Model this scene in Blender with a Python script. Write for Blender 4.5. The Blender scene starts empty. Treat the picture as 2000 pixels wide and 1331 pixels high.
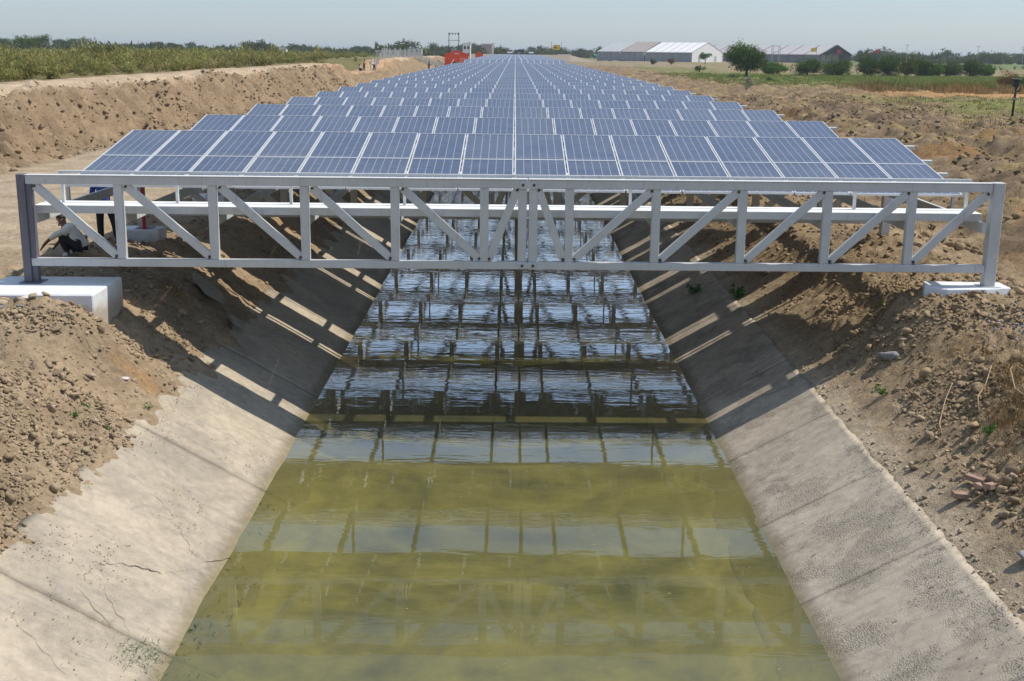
import bpy, bmesh, math, random
import numpy as np
from mathutils import Matrix, Vector
R = math.radians
random.seed(7)
rng = np.random.default_rng(11)
sc = bpy.context.scene
COL = sc.collection

# ------------------------------------------------------------------ camera, sky, sun, exposure
cam_d = bpy.data.cameras.new('camera')
cam_d.sensor_width = 36.0
cam_d.lens = 36.0 * 2327.0 / 2000.0
cam_d.clip_start = 0.1
cam_d.clip_end = 9000.0
cam = bpy.data.objects.new('camera', cam_d)
COL.objects.link(cam)
cam.matrix_world = Matrix.Translation((0, 0, 4.2)) @ Matrix.Rotation(R(90 - 13.69), 4, 'X') @ Matrix.Rotation(R(0.66), 4, 'Z')
sc.camera = cam

SUN_AZ = 78.0      # degrees clockwise from +Y: the sun stands to the right of the canal
SUN_EL = 55.5
world = bpy.data.worlds.new('World')
sc.world = world
world.use_nodes = True
wn = world.node_tree
wn.nodes.clear()
wo = wn.nodes.new('ShaderNodeOutputWorld')
wb = wn.nodes.new('ShaderNodeBackground')
sky = wn.nodes.new('ShaderNodeTexSky')
sky.sky_type = 'NISHITA'
sky.sun_disc = False
sky.sun_elevation = R(SUN_EL)
sky.sun_rotation = R(SUN_AZ)
sky.altitude = 50
sky.air_density = 1.0
sky.dust_density = 0.6
sky.ozone_density = 1.5
wb.inputs['Strength'].default_value = 0.125
tint = wn.nodes.new('ShaderNodeMixRGB')      # white balance of the photograph, the same for the whole sky
tint.blend_type = 'MULTIPLY'
tint.inputs['Fac'].default_value = 1.0
tint.inputs['Color2'].default_value = (0.86, 0.91, 1.06, 1)
wn.links.new(sky.outputs[0], tint.inputs['Color1'])
veil = wn.nodes.new('ShaderNodeMixRGB')      # an even veil of haze over the whole sky dome
veil.inputs['Fac'].default_value = 0.55
veil.inputs['Color2'].default_value = (2.70, 3.45, 4.15, 1)
wn.links.new(tint.outputs[0], veil.inputs['Color1'])
wn.links.new(veil.outputs[0], wb.inputs['Color'])
wn.links.new(wb.outputs[0], wo.inputs['Surface'])

sun_d = bpy.data.lights.new('sun', 'SUN')
sun_d.energy = 3.8
sun_d.angle = R(0.53)
sun_d.color = (1.0, 0.93, 0.82)
sun = bpy.data.objects.new('sun', sun_d)
COL.objects.link(sun)
sv = Vector((math.sin(R(SUN_AZ)) * math.cos(R(SUN_EL)), math.cos(R(SUN_AZ)) * math.cos(R(SUN_EL)), math.sin(R(SUN_EL))))
sun.rotation_euler = sv.to_track_quat('Z', 'Y').to_euler()
sun.location = (30, 10, 40)

sc.view_settings.view_transform = 'Standard'
sc.view_settings.look = 'None'
sc.view_settings.exposure = 0.25
sc.view_settings.gamma = 1.0
sc.view_settings.use_curve_mapping = False
sc.cycles.max_bounces = 8
sc.cycles.transparent_max_bounces = 12
sc.cycles.caustics_reflective = False
sc.cycles.caustics_refractive = False

# ------------------------------------------------------------------ noise
_perm = np.random.default_rng(5).permutation(256)
_perm = np.concatenate([_perm, _perm, _perm])
_ang = np.random.default_rng(6).random(256) * 2 * np.pi
_gx, _gy = np.cos(_ang), np.sin(_ang)
def perlin(x, y):
    xi = np.floor(x).astype(np.int64); yi = np.floor(y).astype(np.int64)
    xf = x - xi; yf = y - yi
    xi &= 255; yi &= 255
    u = xf * xf * xf * (xf * (xf * 6 - 15) + 10); v = yf * yf * yf * (yf * (yf * 6 - 15) + 10)
    def g(ix, iy, dx, dy):
        h = _perm[_perm[ix & 255] + (iy & 255)] & 255
        return _gx[h] * dx + _gy[h] * dy
    a = g(xi, yi, xf, yf); b = g(xi + 1, yi, xf - 1, yf)
    c = g(xi, yi + 1, xf, yf - 1); d = g(xi + 1, yi + 1, xf - 1, yf - 1)
    return (a + u * (b - a)) * (1 - v) + (c + u * (d - c)) * v
def fbm(x, y, o=4, gain=0.5, off=0.0):
    x = np.asarray(x, float) + off * 17.3; y = np.asarray(y, float) + off * 9.7
    s = np.zeros(np.broadcast(x, y).shape); a = 1.0
    for i in range(o):
        s = s + a * perlin(x, y); x = x * 2.03 + 13.1; y = y * 2.03 + 7.7; a *= gain
    return s
def billow(x, y, o=3, gain=0.5, off=0.0):
    x = np.asarray(x, float) + off * 17.3; y = np.asarray(y, float) + off * 9.7
    s = np.zeros(np.broadcast(x, y).shape); a = 1.0
    for i in range(o):
        s = s + a * (np.abs(perlin(x, y)) * 2 - 0.5); x = x * 2.1 + 3.1; y = y * 2.1 + 5.7; a *= gain
    return s
def sst(a, b, x):
    t = np.clip((x - a) / (b - a), 0, 1)
    return t * t * (3 - 2 * t)

# ------------------------------------------------------------------ materials
MAT = {}
class NT:
    def __init__(s, name):
        s.m = bpy.data.materials.new(name); s.m.use_nodes = True
        s.t = s.m.node_tree; s.t.nodes.clear()
        s.out = s.t.nodes.new('ShaderNodeOutputMaterial')
        MAT[name] = s.m
    def n(s, typ, **kw):
        nd = s.t.nodes.new('ShaderNode' + typ)
        ins = kw.pop('ins', {})
        for k, v in kw.items(): setattr(nd, k, v)
        for k, v in ins.items():
            if hasattr(v, 'is_output') or isinstance(v, bpy.types.NodeSocket): s.t.links.new(v, nd.inputs[k])
            else: nd.inputs[k].default_value = v
        return nd
    def noise(s, vec, scale, detail=5, rough=0.55, dist=0.0):
        return s.n('TexNoise', ins={'Vector': vec, 'Scale': scale, 'Detail': detail, 'Roughness': rough, 'Distortion': dist}).outputs['Fac']
    def ramp(s, fac, stops):
        r = s.n('ValToRGB', ins={'Fac': fac})
        e = r.color_ramp.elements
        while len(e) < len(stops): e.new(0.5)
        for el, (p, c) in zip(e, stops):
            el.position = p; el.color = (*c, 1) if len(c) == 3 else c
        return r.outputs['Color']
    def mix(s, fac, a, b, typ='MIX'):
        m = s.n('MixRGB', blend_type=typ)
        for k, v in (('Fac', fac), ('Color1', a), ('Color2', b)):
            if isinstance(v, bpy.types.NodeSocket): s.t.links.new(v, m.inputs[k])
            else: m.inputs[k].default_value = v if k == 'Fac' else ((*v, 1) if len(v) == 3 else v)
        return m.outputs[0]
    def math(s, op, a, b=0.0, c=0.0):
        m = s.n('Math', operation=op)
        for i, v in enumerate((a, b, c)):
            if isinstance(v, bpy.types.NodeSocket): s.t.links.new(v, m.inputs[i])
            else: m.inputs[i].default_value = v
        return m.outputs[0]
    def bump(s, h, strength=0.5, dist=0.02, normal=None):
        ins = {'Height': h, 'Strength': strength, 'Distance': dist}
        if normal is not None: ins['Normal'] = normal
        return s.n('Bump', ins=ins).outputs['Normal']
    def pos(s):
        return s.n('NewGeometry').outputs['Position']
    def obj(s):
        return s.n('TexCoord').outputs['Object']
    def bsdf(s, **ins):
        p = s.n('BsdfPrincipled', ins={k.replace('_', ' '): v for k, v in ins.items()})
        s.t.links.new(p.outputs[0], s.out.inputs['Surface'])
        return p
def c4(c): return (*c, 1.0)

def mat_plain(name, col, rough=0.6, metal=0.0, var=0.15, scale=6.0, bump=0.0, spec=0.4, bscale=40):
    m = NT(name); p = m.pos()
    f = m.noise(p, scale, 5, 0.6)
    lo = tuple(c * (1 - var) for c in col); hi = tuple(min(1, c * (1 + var)) for c in col)
    base = m.ramp(f, [(0.3, lo), (0.7, hi)])
    kw = dict(Base_Color=base, Roughness=rough, Metallic=metal)
    b = m.bsdf(**kw)
    b.inputs['Specular IOR Level'].default_value = spec
    if bump > 0:
        h = m.noise(p, bscale, 5, 0.6)
        m.t.links.new(m.bump(h, bump, 0.01), b.inputs['Normal'])
    return m.m

# soil: vertex colour carries what the ground is made of
m = NT('soil'); p = m.pos()
vc = m.n('VertexColor', layer_name='tone').outputs['Color']
n1 = m.noise(p, 0.9, 6, 0.62); n2 = m.noise(p, 9.0, 6, 0.65); n3 = m.noise(p, 45.0, 4, 0.6)
c1 = m.mix(1.0, vc, m.ramp(n1, [(0.30, (0.74, 0.72, 0.70)), (0.70, (1.22, 1.22, 1.2))]), 'MULTIPLY')
c2 = m.mix(1.0, c1, m.ramp(n2, [(0.30, (0.74, 0.71, 0.69)), (0.72, (1.20, 1.21, 1.22))]), 'MULTIPLY')
hh = m.math('ADD', m.math('MULTIPLY', n2, 1.0), m.math('MULTIPLY', n3, 0.45))
b = m.bsdf(Base_Color=c2, Roughness=0.95)
b.inputs['Specular IOR Level'].default_value = 0.1
m.t.links.new(m.bump(hh, 0.9, 0.06), b.inputs['Normal'])

m = NT('clod'); p = m.pos()
vc = m.n('VertexColor', layer_name='tone').outputs['Color']
n2 = m.noise(p, 14.0, 5, 0.65)
c2 = m.mix(1.0, vc, m.ramp(n2, [(0.3, (0.75, 0.73, 0.71)), (0.72, (1.2, 1.2, 1.2))]), 'MULTIPLY')
b = m.bsdf(Base_Color=c2, Roughness=0.95); b.inputs['Specular IOR Level'].default_value = 0.1
m.t.links.new(m.bump(m.noise(p, 60, 4, 0.6), 0.6, 0.01), b.inputs['Normal'])

# concrete lining, left (dusty, smooth) and right (washed, pebbly)
def lining_mat(name, ca, cb, cd, peb):
    m = NT(name); p = m.pos()
    st = m.n('Mapping', ins={'Vector': p, 'Scale': (1.0, 0.8, 1.0)}).outputs[0]
    n1 = m.noise(st, 0.7, 7, 0.6, 0.6); n2 = m.noise(p, 7, 6, 0.65); n3 = m.noise(p, 60, 3, 0.6)
    base = m.ramp(n1, [(0.32, ca), (0.55, cb), (0.72, tuple(x * 1.1 for x in cb))])
    nd = m.noise(st, 1.7, 6, 0.7, 1.0)
    base = m.mix(m.ramp(nd, [(0.56, (0, 0, 0)), (0.74, (0.75, 0.75, 0.75))]), base, cd)
    base = m.mix(1.0, base, m.ramp(n2, [(0.3, (0.82, 0.81, 0.8)), (0.7, (1.12, 1.12, 1.12))]), 'MULTIPLY')
    v = m.n('TexVoronoi', ins={'Vector': p, 'Scale': 48.0}).outputs['Distance']
    pk = m.noise(p, 1.3, 5, 0.6)
    pm = m.ramp(pk, [(0.40, (0, 0, 0)), (0.58, (1, 1, 1))])
    pit = m.math('MULTIPLY', m.math('SUBTRACT', 0.55, v), peb)
    pitm = m.math('MULTIPLY', pit, pm)
    base = m.mix(1.0, base, m.ramp(m.math('MULTIPLY', m.math('MULTIPLY', v, pm), 1.0), [(0.32, (1, 1, 1)), (0.62, (1 - 0.42 * peb,) * 3)]), 'MULTIPLY')
    sp = m.noise(p, 22.0, 6, 0.75, 0.2)
    base = m.mix(m.math('MULTIPLY', m.ramp(sp, [(0.58, (0, 0, 0)), (0.70, (1, 1, 1))]), 0.35), base, cd)
    run = m.n('Mapping', ins={'Vector': p, 'Scale': (0.5, 5.0, 0.5)}).outputs[0]
    base = m.mix(m.math('MULTIPLY', m.ramp(m.noise(run, 1.4, 6, 0.65, 0.3), [(0.52, (0, 0, 0)), (0.72, (1, 1, 1))]), 0.40), base, cd)
    # damp band at the waterline
    zz = m.n('SeparateXYZ', ins={'Vector': p}).outputs['Z']
    wz = m.math('ADD', zz, m.math('MULTIPLY', n2, 0.09))
    wet = m.n('MapRange', ins={'Value': wz, 'From Min': -2.44, 'From Max': -2.33, 'To Min': 1.0, 'To Max': 0.0}).outputs[0]
    base = m.mix(m.math('MULTIPLY', wet, 0.62), base, (0.13, 0.10, 0.055))
    silt = m.n('MapRange', ins={'Value': m.math('ADD', zz, m.math('MULTIPLY', n1, 0.10)), 'From Min': -2.53, 'From Max': -2.40, 'To Min': 1.0, 'To Max': 0.0}).outputs[0]
    base = m.mix(silt, base, m.ramp(n2, [(0.3, (0.22, 0.20, 0.09)), (0.7, (0.34, 0.305, 0.135))]))
    hh = m.math('ADD', m.math('ADD', m.math('MULTIPLY', n2, 0.35), m.math('MULTIPLY', n3, 0.25)), pitm)
    b = m.bsdf(Base_Color=base, Roughness=0.9)
    b.inputs['Specular IOR Level'].default_value = 0.2
    m.t.links.new(m.bump(hh, 0.7, 0.014), b.inputs['Normal'])
lining_mat('lining_left', (0.325, 0.285, 0.23), (0.44, 0.38, 0.295), (0.235, 0.22, 0.20), 0.25)
lining_mat('lining_right', (0.37, 0.32, 0.255), (0.46, 0.40, 0.32), (0.19, 0.17, 0.15), 0.8)

# silt bed
m = NT('silt'); p = m.pos()
n1 = m.noise(p, 0.45, 6, 0.6, 0.8); n2 = m.noise(p, 3.0, 6, 0.65, 0.5)
base = m.ramp(n1, [(0.38, (0.14, 0.14, 0.08)), (0.50, (0.30, 0.28, 0.108)), (0.64, (0.44, 0.40, 0.15))])
base = m.mix(1.0, base, m.ramp(n2, [(0.32, (0.66, 0.67, 0.7)), (0.6, (1.1, 1.1, 1.05))]), 'MULTIPLY')
b = m.bsdf(Base_Color=base, Roughness=1.0); b.inputs['Specular IOR Level'].default_value = 0.0

# water: clear surface over a tinted, slightly milky body
m = NT('water'); p = m.pos()
mp = m.n('Mapping', ins={'Vector': p, 'Scale': (0.40, 1.5, 1.0)}).outputs[0]
w1 = m.noise(mp, 1.6, 3, 0.55, 0.4); w2 = m.noise(mp, 5.5, 2, 0.5, 0.3)
sy = m.n('SeparateXYZ', ins={'Vector': p}).outputs['Y']
amp = m.n('MapRange', ins={'Value': sy, 'From Min': 14.0, 'From Max': 26.0, 'To Min': 0.016, 'To Max': 0.036}).outputs[0]
hh = m.math('ADD', w1, m.math('MULTIPLY', w2, 0.22))
nb = m.n('Bump', ins={'Height': hh, 'Strength': amp, 'Distance': 0.10}).outputs['Normal']
fr = m.math('MINIMUM', m.math('MULTIPLY', m.math('POWER', m.n('Fresnel', ins={'IOR': 1.36, 'Normal': nb}).outputs[0], 1.6), 6.6), 1.0)
gl = m.n('BsdfGlossy', ins={'Color': (1, 1, 1, 1), 'Roughness': 0.015, 'Normal': nb}).outputs[0]
tr = m.n('BsdfTransparent', ins={'Color': (0.84, 0.83, 0.60, 1)}).outputs[0]
murk = m.ramp(m.noise(p, 0.35, 5, 0.6, 1.0), [(0.38, (0.135, 0.140, 0.078)), (0.62, (0.285, 0.262, 0.098))])
df = m.n('BsdfDiffuse', ins={'Color': murk}).outputs[0]
body = m.n('MixShader', ins={0: 0.42, 1: tr, 2: df}).outputs[0]
sh = m.n('MixShader', ins={0: fr, 1: body, 2: gl}).outputs[0]
m.t.links.new(sh, m.out.inputs['Surface'])

# painted steel of trusses
def steel(name, col, spec=0.4):
    m = NT(name); p = m.pos()
    n1 = m.noise(p, 2.2, 6, 0.65, 0.4); n2 = m.noise(p, 16, 5, 0.7)
    st = m.n('Mapping', ins={'Vector': p, 'Scale': (9.0, 9.0, 1.2)}).outputs[0]
    n3 = m.noise(st, 1.6, 5, 0.65)
    base = m.ramp(n1, [(0.3, tuple(c * 0.86 for c in col)), (0.65, col)])
    base = m.mix(m.ramp(n2, [(0.60, (0, 0, 0)), (0.76, (0.55, 0.55, 0.55))]), base, tuple(c * 0.62 for c in col))
    base = m.mix(m.ramp(n3, [(0.58, (0, 0, 0)), (0.78, (0.6, 0.6, 0.6))]), base, (0.30, 0.26, 0.21))
    b = m.bsdf(Base_Color=base, Roughness=0.55); b.inputs['Specular IOR Level'].default_value = spec
    m.t.links.new(m.bump(n2, 0.12, 0.004), b.inputs['Normal'])
steel('steel_white', (0.72, 0.73, 0.72))
steel('steel_grey', (0.60, 0.61, 0.61))
steel('steel_primer', (0.15, 0.145, 0.175))
mat_plain('walk_top', (0.80, 0.81, 0.80), 0.55, 0, 0.06, 3, 0.1)
mat_plain('aluminium', (0.72, 0.74, 0.76), 0.42, 0.35, 0.05, 5)
mat_plain('bolt_dark', (0.06, 0.055, 0.05), 0.6)
mat_plain('underside', (0.22, 0.225, 0.23), 0.7)
m = NT('footing_white'); p = m.pos()
n1 = m.noise(p, 2.5, 6, 0.65, 0.4); n2 = m.noise(p, 22, 5, 0.65)
base = m.ramp(n1, [(0.3, (0.62, 0.64, 0.67)), (0.65, (0.76, 0.78, 0.81))])
zz = m.n('SeparateXYZ', ins={'Vector': p}).outputs['Z']
mud = m.n('MapRange', ins={'Value': m.math('ADD', zz, m.math('MULTIPLY', n1, -0.7)), 'From Min': -0.62, 'From Max': -0.32, 'To Min': 1.0, 'To Max': 0.0}).outputs[0]
base = m.mix(m.math('MULTIPLY', mud, 0.8), base, (0.36, 0.28, 0.19))
base = m.mix(m.ramp(m.noise(p, 5.0, 6, 0.7, 0.8), [(0.56, (0, 0, 0)), (0.75, (0.6, 0.6, 0.6))]), base, (0.50, 0.46, 0.40))
b = m.bsdf(Base_Color=base, Roughness=0.9); b.inputs['Specular IOR Level'].default_value = 0.2
m.t.links.new(m.bump(n2, 0.4, 0.012), b.inputs['Normal'])

# photovoltaic glass: cells and bus bars drawn on the panel's own coordinates
def pv(name, dust):
    m = NT(name)
    uv = m.n('UVMap', uv_map='UVMap').outputs[0]
    s = m.n('SeparateXYZ', ins={'Vector': uv})
    u, v = s.outputs['X'], s.outputs['Y']
    def line(c, n, w):
        f = m.math('FRACT', m.math('MULTIPLY', c, n))
        d = m.math('MINIMUM', f, m.math('SUBTRACT', 1.0, f))
        return m.n('MapRange', ins={'Value': d, 'From Min': w * 0.6, 'From Max': w, 'To Min': 1.0, 'To Max': 0.0}).outputs[0]
    lu = line(u, 6.0, 0.040); lv = line(v, 12.0, 0.022)
    cell = m.n('Combine' + 'XYZ', ins={'X': m.math('FLOOR', m.math('MULTIPLY', u, 6.0)), 'Y': m.math('FLOOR', m.math('MULTIPLY', v, 12.0))}).outputs[0]
    oi = m.n('ObjectInfo').outputs['Random']
    wn_ = m.n('TexWhiteNoise', noise_dimensions='4D', ins={'Vector': cell, 'W': oi}).outputs['Value']
    p = m.pos()
    cr = m.n('TexVoronoi', ins={'Vector': p, 'Scale': 38.0}).outputs['Color']
    crv = m.n('SeparateColor', ins={'Color': cr}).outputs[0]
    base = m.ramp(wn_, [(0.0, (0.014, 0.034, 0.090)), (1.0, (0.022, 0.051, 0.132))])
    base = m.mix(1.0, base, m.ramp(crv, [(0.0, (0.7, 0.7, 0.72)), (1.0, (1.3, 1.3, 1.28))]), 'MULTIPLY')
    base = m.mix(m.math('MULTIPLY', lu, 0.55), base, (0.62, 0.65, 0.70))
    base = m.mix(m.math('MULTIPLY', lv, 0.28), base, (0.55, 0.60, 0.68))
    # dust settled on the glass, each panel a little different, thicker along the lower rim
    dn = m.noise(p, 1.1, 6, 0.6, 0.5)
    rim = m.n('MapRange', ins={'Value': v, 'From Min': 0.0, 'From Max': 0.12, 'To Min': 0.10, 'To Max': 0.0}).outputs[0]
    dd = m.math('ADD', m.math('ADD', m.math('MULTIPLY', dn, dust), m.math('MULTIPLY', oi, 0.06)), rim)
    base = m.mix(dd, base, (0.42, 0.40, 0.38))
    b = m.bsdf(Base_Color=base, Roughness=0.16)
    b.inputs['IOR'].default_value = 1.5
    b.inputs['Specular IOR Level'].default_value = 0.5
    m.t.links.new(m.n('MapRange', ins={'Value': dn, 'To Min': 0.10, 'To Max': 0.34}).outputs[0], b.inputs['Roughness'])
pv('pv_glass', 0.23)

def leafmat(name, ca, cb, trans=0.25):
    m = NT(name)
    vc = m.n('VertexColor', layer_name='tone').outputs['Color']
    base = m.mix(vc, ca, cb)
    d = m.n('BsdfDiffuse', ins={'Color': base}).outputs[0]
    t = m.n('BsdfTranslucent', ins={'Color': base}).outputs[0]
    s_ = m.n('MixShader', ins={0: trans, 1: d, 2: t}).outputs[0]
    m.t.links.new(s_, m.out.inputs['Surface'])
leafmat('leaf_dark', (0.030, 0.060, 0.014), (0.14, 0.225, 0.045))
leafmat('leaf_bright', (0.045, 0.095, 0.018), (0.17, 0.29, 0.05))
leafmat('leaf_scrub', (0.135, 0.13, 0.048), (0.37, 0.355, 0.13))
leafmat('leaf_field', (0.14, 0.18, 0.05), (0.28, 0.32, 0.10))
leafmat('leaf_olive', (0.08, 0.085, 0.03), (0.20, 0.19, 0.06))
leafmat('leaf_far', (0.05, 0.068, 0.028), (0.13, 0.155, 0.055))
leafmat('leaf_dry', (0.20, 0.13, 0.06), (0.42, 0.30, 0.14))
leafmat('leaf_straw', (0.26, 0.20, 0.11), (0.50, 0.40, 0.22))
leafmat('leaf_rust', (0.13, 0.07, 0.03), (0.27, 0.15, 0.06))
leafmat('leaf_pale', (0.20, 0.21, 0.15), (0.50, 0.50, 0.40))
leafmat('leaf_weed', (0.05, 0.12, 0.03), (0.13, 0.28, 0.07))
mat_plain('bark', (0.10, 0.075, 0.05), 0.9, 0, 0.3, 12, 0.6)
mat_plain('black_metal', (0.018, 0.018, 0.02), 0.5)
mat_plain('red_paint', (0.80, 0.085, 0.02), 0.6, 0, 0.14, 1.2, 0.1)
mat_plain('red_roof', (0.66, 0.08, 0.03), 0.55, 0, 0.15, 1.0)
mat_plain('white_paint', (0.78, 0.78, 0.76), 0.6, 0, 0.06, 2)
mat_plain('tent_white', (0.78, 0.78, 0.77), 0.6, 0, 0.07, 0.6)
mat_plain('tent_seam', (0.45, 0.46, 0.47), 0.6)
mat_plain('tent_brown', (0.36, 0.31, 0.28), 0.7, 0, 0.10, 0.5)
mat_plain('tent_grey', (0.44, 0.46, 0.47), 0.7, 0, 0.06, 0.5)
mat_plain('tent_wall', (0.30, 0.31, 0.34), 0.7, 0, 0.10, 0.5)  # side walls' shade put into the colour; also plain grey for poles and caps
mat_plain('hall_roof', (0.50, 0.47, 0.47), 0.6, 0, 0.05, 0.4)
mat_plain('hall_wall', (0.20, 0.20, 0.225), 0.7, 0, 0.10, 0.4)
mat_plain('porch_dark', (0.05, 0.05, 0.065), 0.6)
mat_plain('green_tarp', (0.03, 0.26, 0.15), 0.6, 0, 0.2, 1)
mat_plain('yellow_paint', (0.72, 0.55, 0.03), 0.6)
mat_plain('beige_wall', (0.42, 0.36, 0.33), 0.8)
mat_plain('concrete_post', (0.62, 0.61, 0.58), 0.85, 0, 0.1, 3)
mat_plain('wire', (0.50, 0.51, 0.51), 0.5, 0.5)
mat_plain('dark_opening', (0.015, 0.015, 0.015), 0.8)
mat_plain('brick', (0.36, 0.245, 0.185), 0.9, 0, 0.22, 18, 0.6)
mat_plain('rock', (0.36, 0.29, 0.205), 0.95, 0, 0.22, 9, 0.7, 0.1)
mat_plain('rock_grey', (0.24, 0.235, 0.24), 0.9, 0, 0.25, 14, 0.7, 0.2)
mat_plain('slab_mud', (0.30, 0.26, 0.21), 0.95, 0, 0.15, 5, 0.5, 0.1)
mat_plain('litter', (0.62, 0.58, 0.55), 0.7)
mat_plain('cloth_dark', (0.014, 0.015, 0.020), 0.9)
mat_plain('cloth_white', (0.62, 0.60, 0.56), 0.9, 0, 0.1, 8)
mat_plain('cloth_blue', (0.035, 0.07, 0.33), 0.9)
mat_plain('cloth_tan', (0.38, 0.24, 0.13), 0.9)
mat_plain('skin', (0.115, 0.06, 0.036), 0.6)
mat_plain('hair', (0.008, 0.007, 0.006), 0.6)
mat_plain('car_white', (0.70, 0.71, 0.72), 0.3, 0, 0.03, 1, 0, 0.5)
mat_plain('car_dark', (0.04, 0.045, 0.055), 0.3, 0, 0.03, 1, 0, 0.5)
mat_plain('glass_dark', (0.02, 0.024, 0.028), 0.1, 0, 0.03, 1, 0, 0.5)
mat_plain('rubber', (0.015, 0.015, 0.015), 0.8)
mat_plain('asphalt', (0.10, 0.10, 0.10), 0.9, 0, 0.15, 2)
mat_plain('red_tape', (0.48, 0.03, 0.03), 0.6)
mat_plain('crack_dark', (0.030, 0.026, 0.022), 1.0, 0, 0.3, 9, 0, 0.0)
mat_plain('pipe_blue', (0.20, 0.24, 0.36), 0.6)

# ------------------------------------------------------------------ building helpers
def new_obj(name, me, mat=None, parent=None, loc=None, rot=None):
    o = bpy.data.objects.new(name, me)
    COL.objects.link(o)
    if mat is not None and me is not None and len(me.materials) == 0:
        for mm in (mat if isinstance(mat, (list, tuple)) else [mat]): me.materials.append(MAT[mm])
    if parent is not None: o.parent = parent
    if loc is not None: o.location = loc
    if rot is not None: o.rotation_euler = rot
    return o
def tag(o, label=None, cat=None, group=None, kind=None):
    if label: o['label'] = label
    if cat: o['category'] = cat
    if group: o['group'] = group
    if kind: o['kind'] = kind
    return o
def empty(name, loc=(0, 0, 0), rz=0.0):
    o = bpy.data.objects.new(name, None); COL.objects.link(o)
    o.location = loc; o.rotation_euler = (0, 0, rz); o.empty_display_size = 0.3
    return o
class MB:
    def __init__(s): s.v = []; s.f = []; s.mi = []
    def add(s, vs, fs, mi=0):
        n = len(s.v); s.v += [tuple(a) for a in vs]
        s.f += [tuple(i + n for i in f) for f in fs]; s.mi += [mi] * len(fs)
        return s
    def box(s, x0, x1, y0, y1, z0, z1, mi=0, M=None):
        vs = [Vector((x, y, z)) for z in (z0, z1) for y in (y0, y1) for x in (x0, x1)]
        if M is not None: vs = [M @ v for v in vs]
        return s.add(vs, [(0, 2, 3, 1), (4, 5, 7, 6), (0, 1, 5, 4), (2, 6, 7, 3), (0, 4, 6, 2), (1, 3, 7, 5)], mi)
    def bar(s, a, b, w, h, mi=0, up=(0, 0, 1)):
        a = Vector(a); b = Vector(b); d = (b - a).normalized(); u = Vector(up)
        if abs(d.dot(u)) > 0.98: u = Vector((0, 1, 0))
        sx = d.cross(u).normalized(); uu = sx.cross(d).normalized()
        vs = [p + sx * i * w / 2 + uu * j * h / 2 for p in (a, b) for (i, j) in ((-1, -1), (1, -1), (1, 1), (-1, 1))]
        return s.add(vs, [(0, 3, 2, 1), (4, 5, 6, 7), (0, 1, 5, 4), (1, 2, 6, 5), (2, 3, 7, 6), (3, 0, 4, 7)], mi)
    def tube(s, pts, rad, n=6, mi=0, cap=True):
        pts = [Vector(p) for p in pts]; rad = rad if hasattr(rad, '__len__') else [rad] * len(pts)
        base = len(s.v); prev = Vector((0, 0, 1))
        for i, p in enumerate(pts):
            d = (pts[min(i + 1, len(pts) - 1)] - pts[max(i - 1, 0)])
            d = d.normalized() if d.length > 1e-9 else Vector((0, 0, 1))
            u = Vector((1, 0, 0)) if abs(d.x) < 0.8 else Vector((0, 1, 0))
            a = d.cross(u).normalized(); b = d.cross(a)
            for k in range(n):
                t = 2 * math.pi * k / n
                s.v.append(tuple(p + (a * math.cos(t) + b * math.sin(t)) * rad[i]))
        for i in range(len(pts) - 1):
            for k in range(n):
                q = (base + i * n + k, base + i * n + (k + 1) % n, base + (i + 1) * n + (k + 1) % n, base + (i + 1) * n + k)
                s.f.append(q); s.mi.append(mi)
        if cap:
            s.f.append(tuple(base + k for k in reversed(range(n)))); s.mi.append(mi)
            s.f.append(tuple(base + (len(pts) - 1) * n + k for k in range(n))); s.mi.append(mi)
        return s
    def mesh(s, name, bevel=0.0, smooth=False):
        me = bpy.data.meshes.new(name)
        me.from_pydata(s.v, [], s.f); me.polygons.foreach_set('material_index', s.mi)
        if bevel > 0:
            bm = bmesh.new(); bm.from_mesh(me)
            bmesh.ops.bevel(bm, geom=bm.edges[:], offset=bevel, segments=1, affect='EDGES', clamp_overlap=True)
            bm.to_mesh(me); bm.free()
        if smooth: me.polygons.foreach_set('use_smooth', [True] * len(me.polygons))
        me.update(); return me
    def build(s, name, mat, parent=None, loc=None, rot=None, bevel=0.0, smooth=False):
        return new_obj(name, s.mesh(name, bevel, smooth), mat, parent, loc, rot)
def fast_mesh(name, V, Fc, nside, tone=None, smooth=False):
    """V (n,3), Fc (m,nside) arrays to a mesh; tone (n,3) is stored as a point colour"""
    me = bpy.data.meshes.new(name)
    V = np.ascontiguousarray(V, np.float32); Fc = np.ascontiguousarray(Fc, np.int32)
    me.vertices.add(len(V)); me.vertices.foreach_set('co', V.ravel())
    me.loops.add(Fc.size); me.loops.foreach_set('vertex_index', Fc.ravel())
    me.polygons.add(len(Fc)); me.polygons.foreach_set('loop_start', np.arange(0, Fc.size, nside, dtype=np.int32))
    me.polygons.foreach_set('loop_total', np.full(len(Fc), nside, np.int32))
    if smooth: me.polygons.foreach_set('use_smooth', np.ones(len(Fc), bool))
    if tone is not None:
        a = me.color_attributes.new('tone', 'FLOAT_COLOR', 'POINT')
        cc = np.ones((len(V), 4), np.float32); cc[:, :3] = tone
        a.data.foreach_set('color', cc.ravel())
    me.update(calc_edges=True); me.validate()
    return me
def grid_faces(nx, ny):
    i = np.arange(nx - 1)[None, :] + np.arange(ny - 1)[:, None] * nx
    i = i.ravel()
    return np.stack([i, i + 1, i + nx + 1, i + nx], 1)
def copy_tree(o, parent=None):
    c = o.copy(); COL.objects.link(c); c.parent = parent
    for ch in list(o.children): copy_tree(ch, c)
    return c
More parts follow.
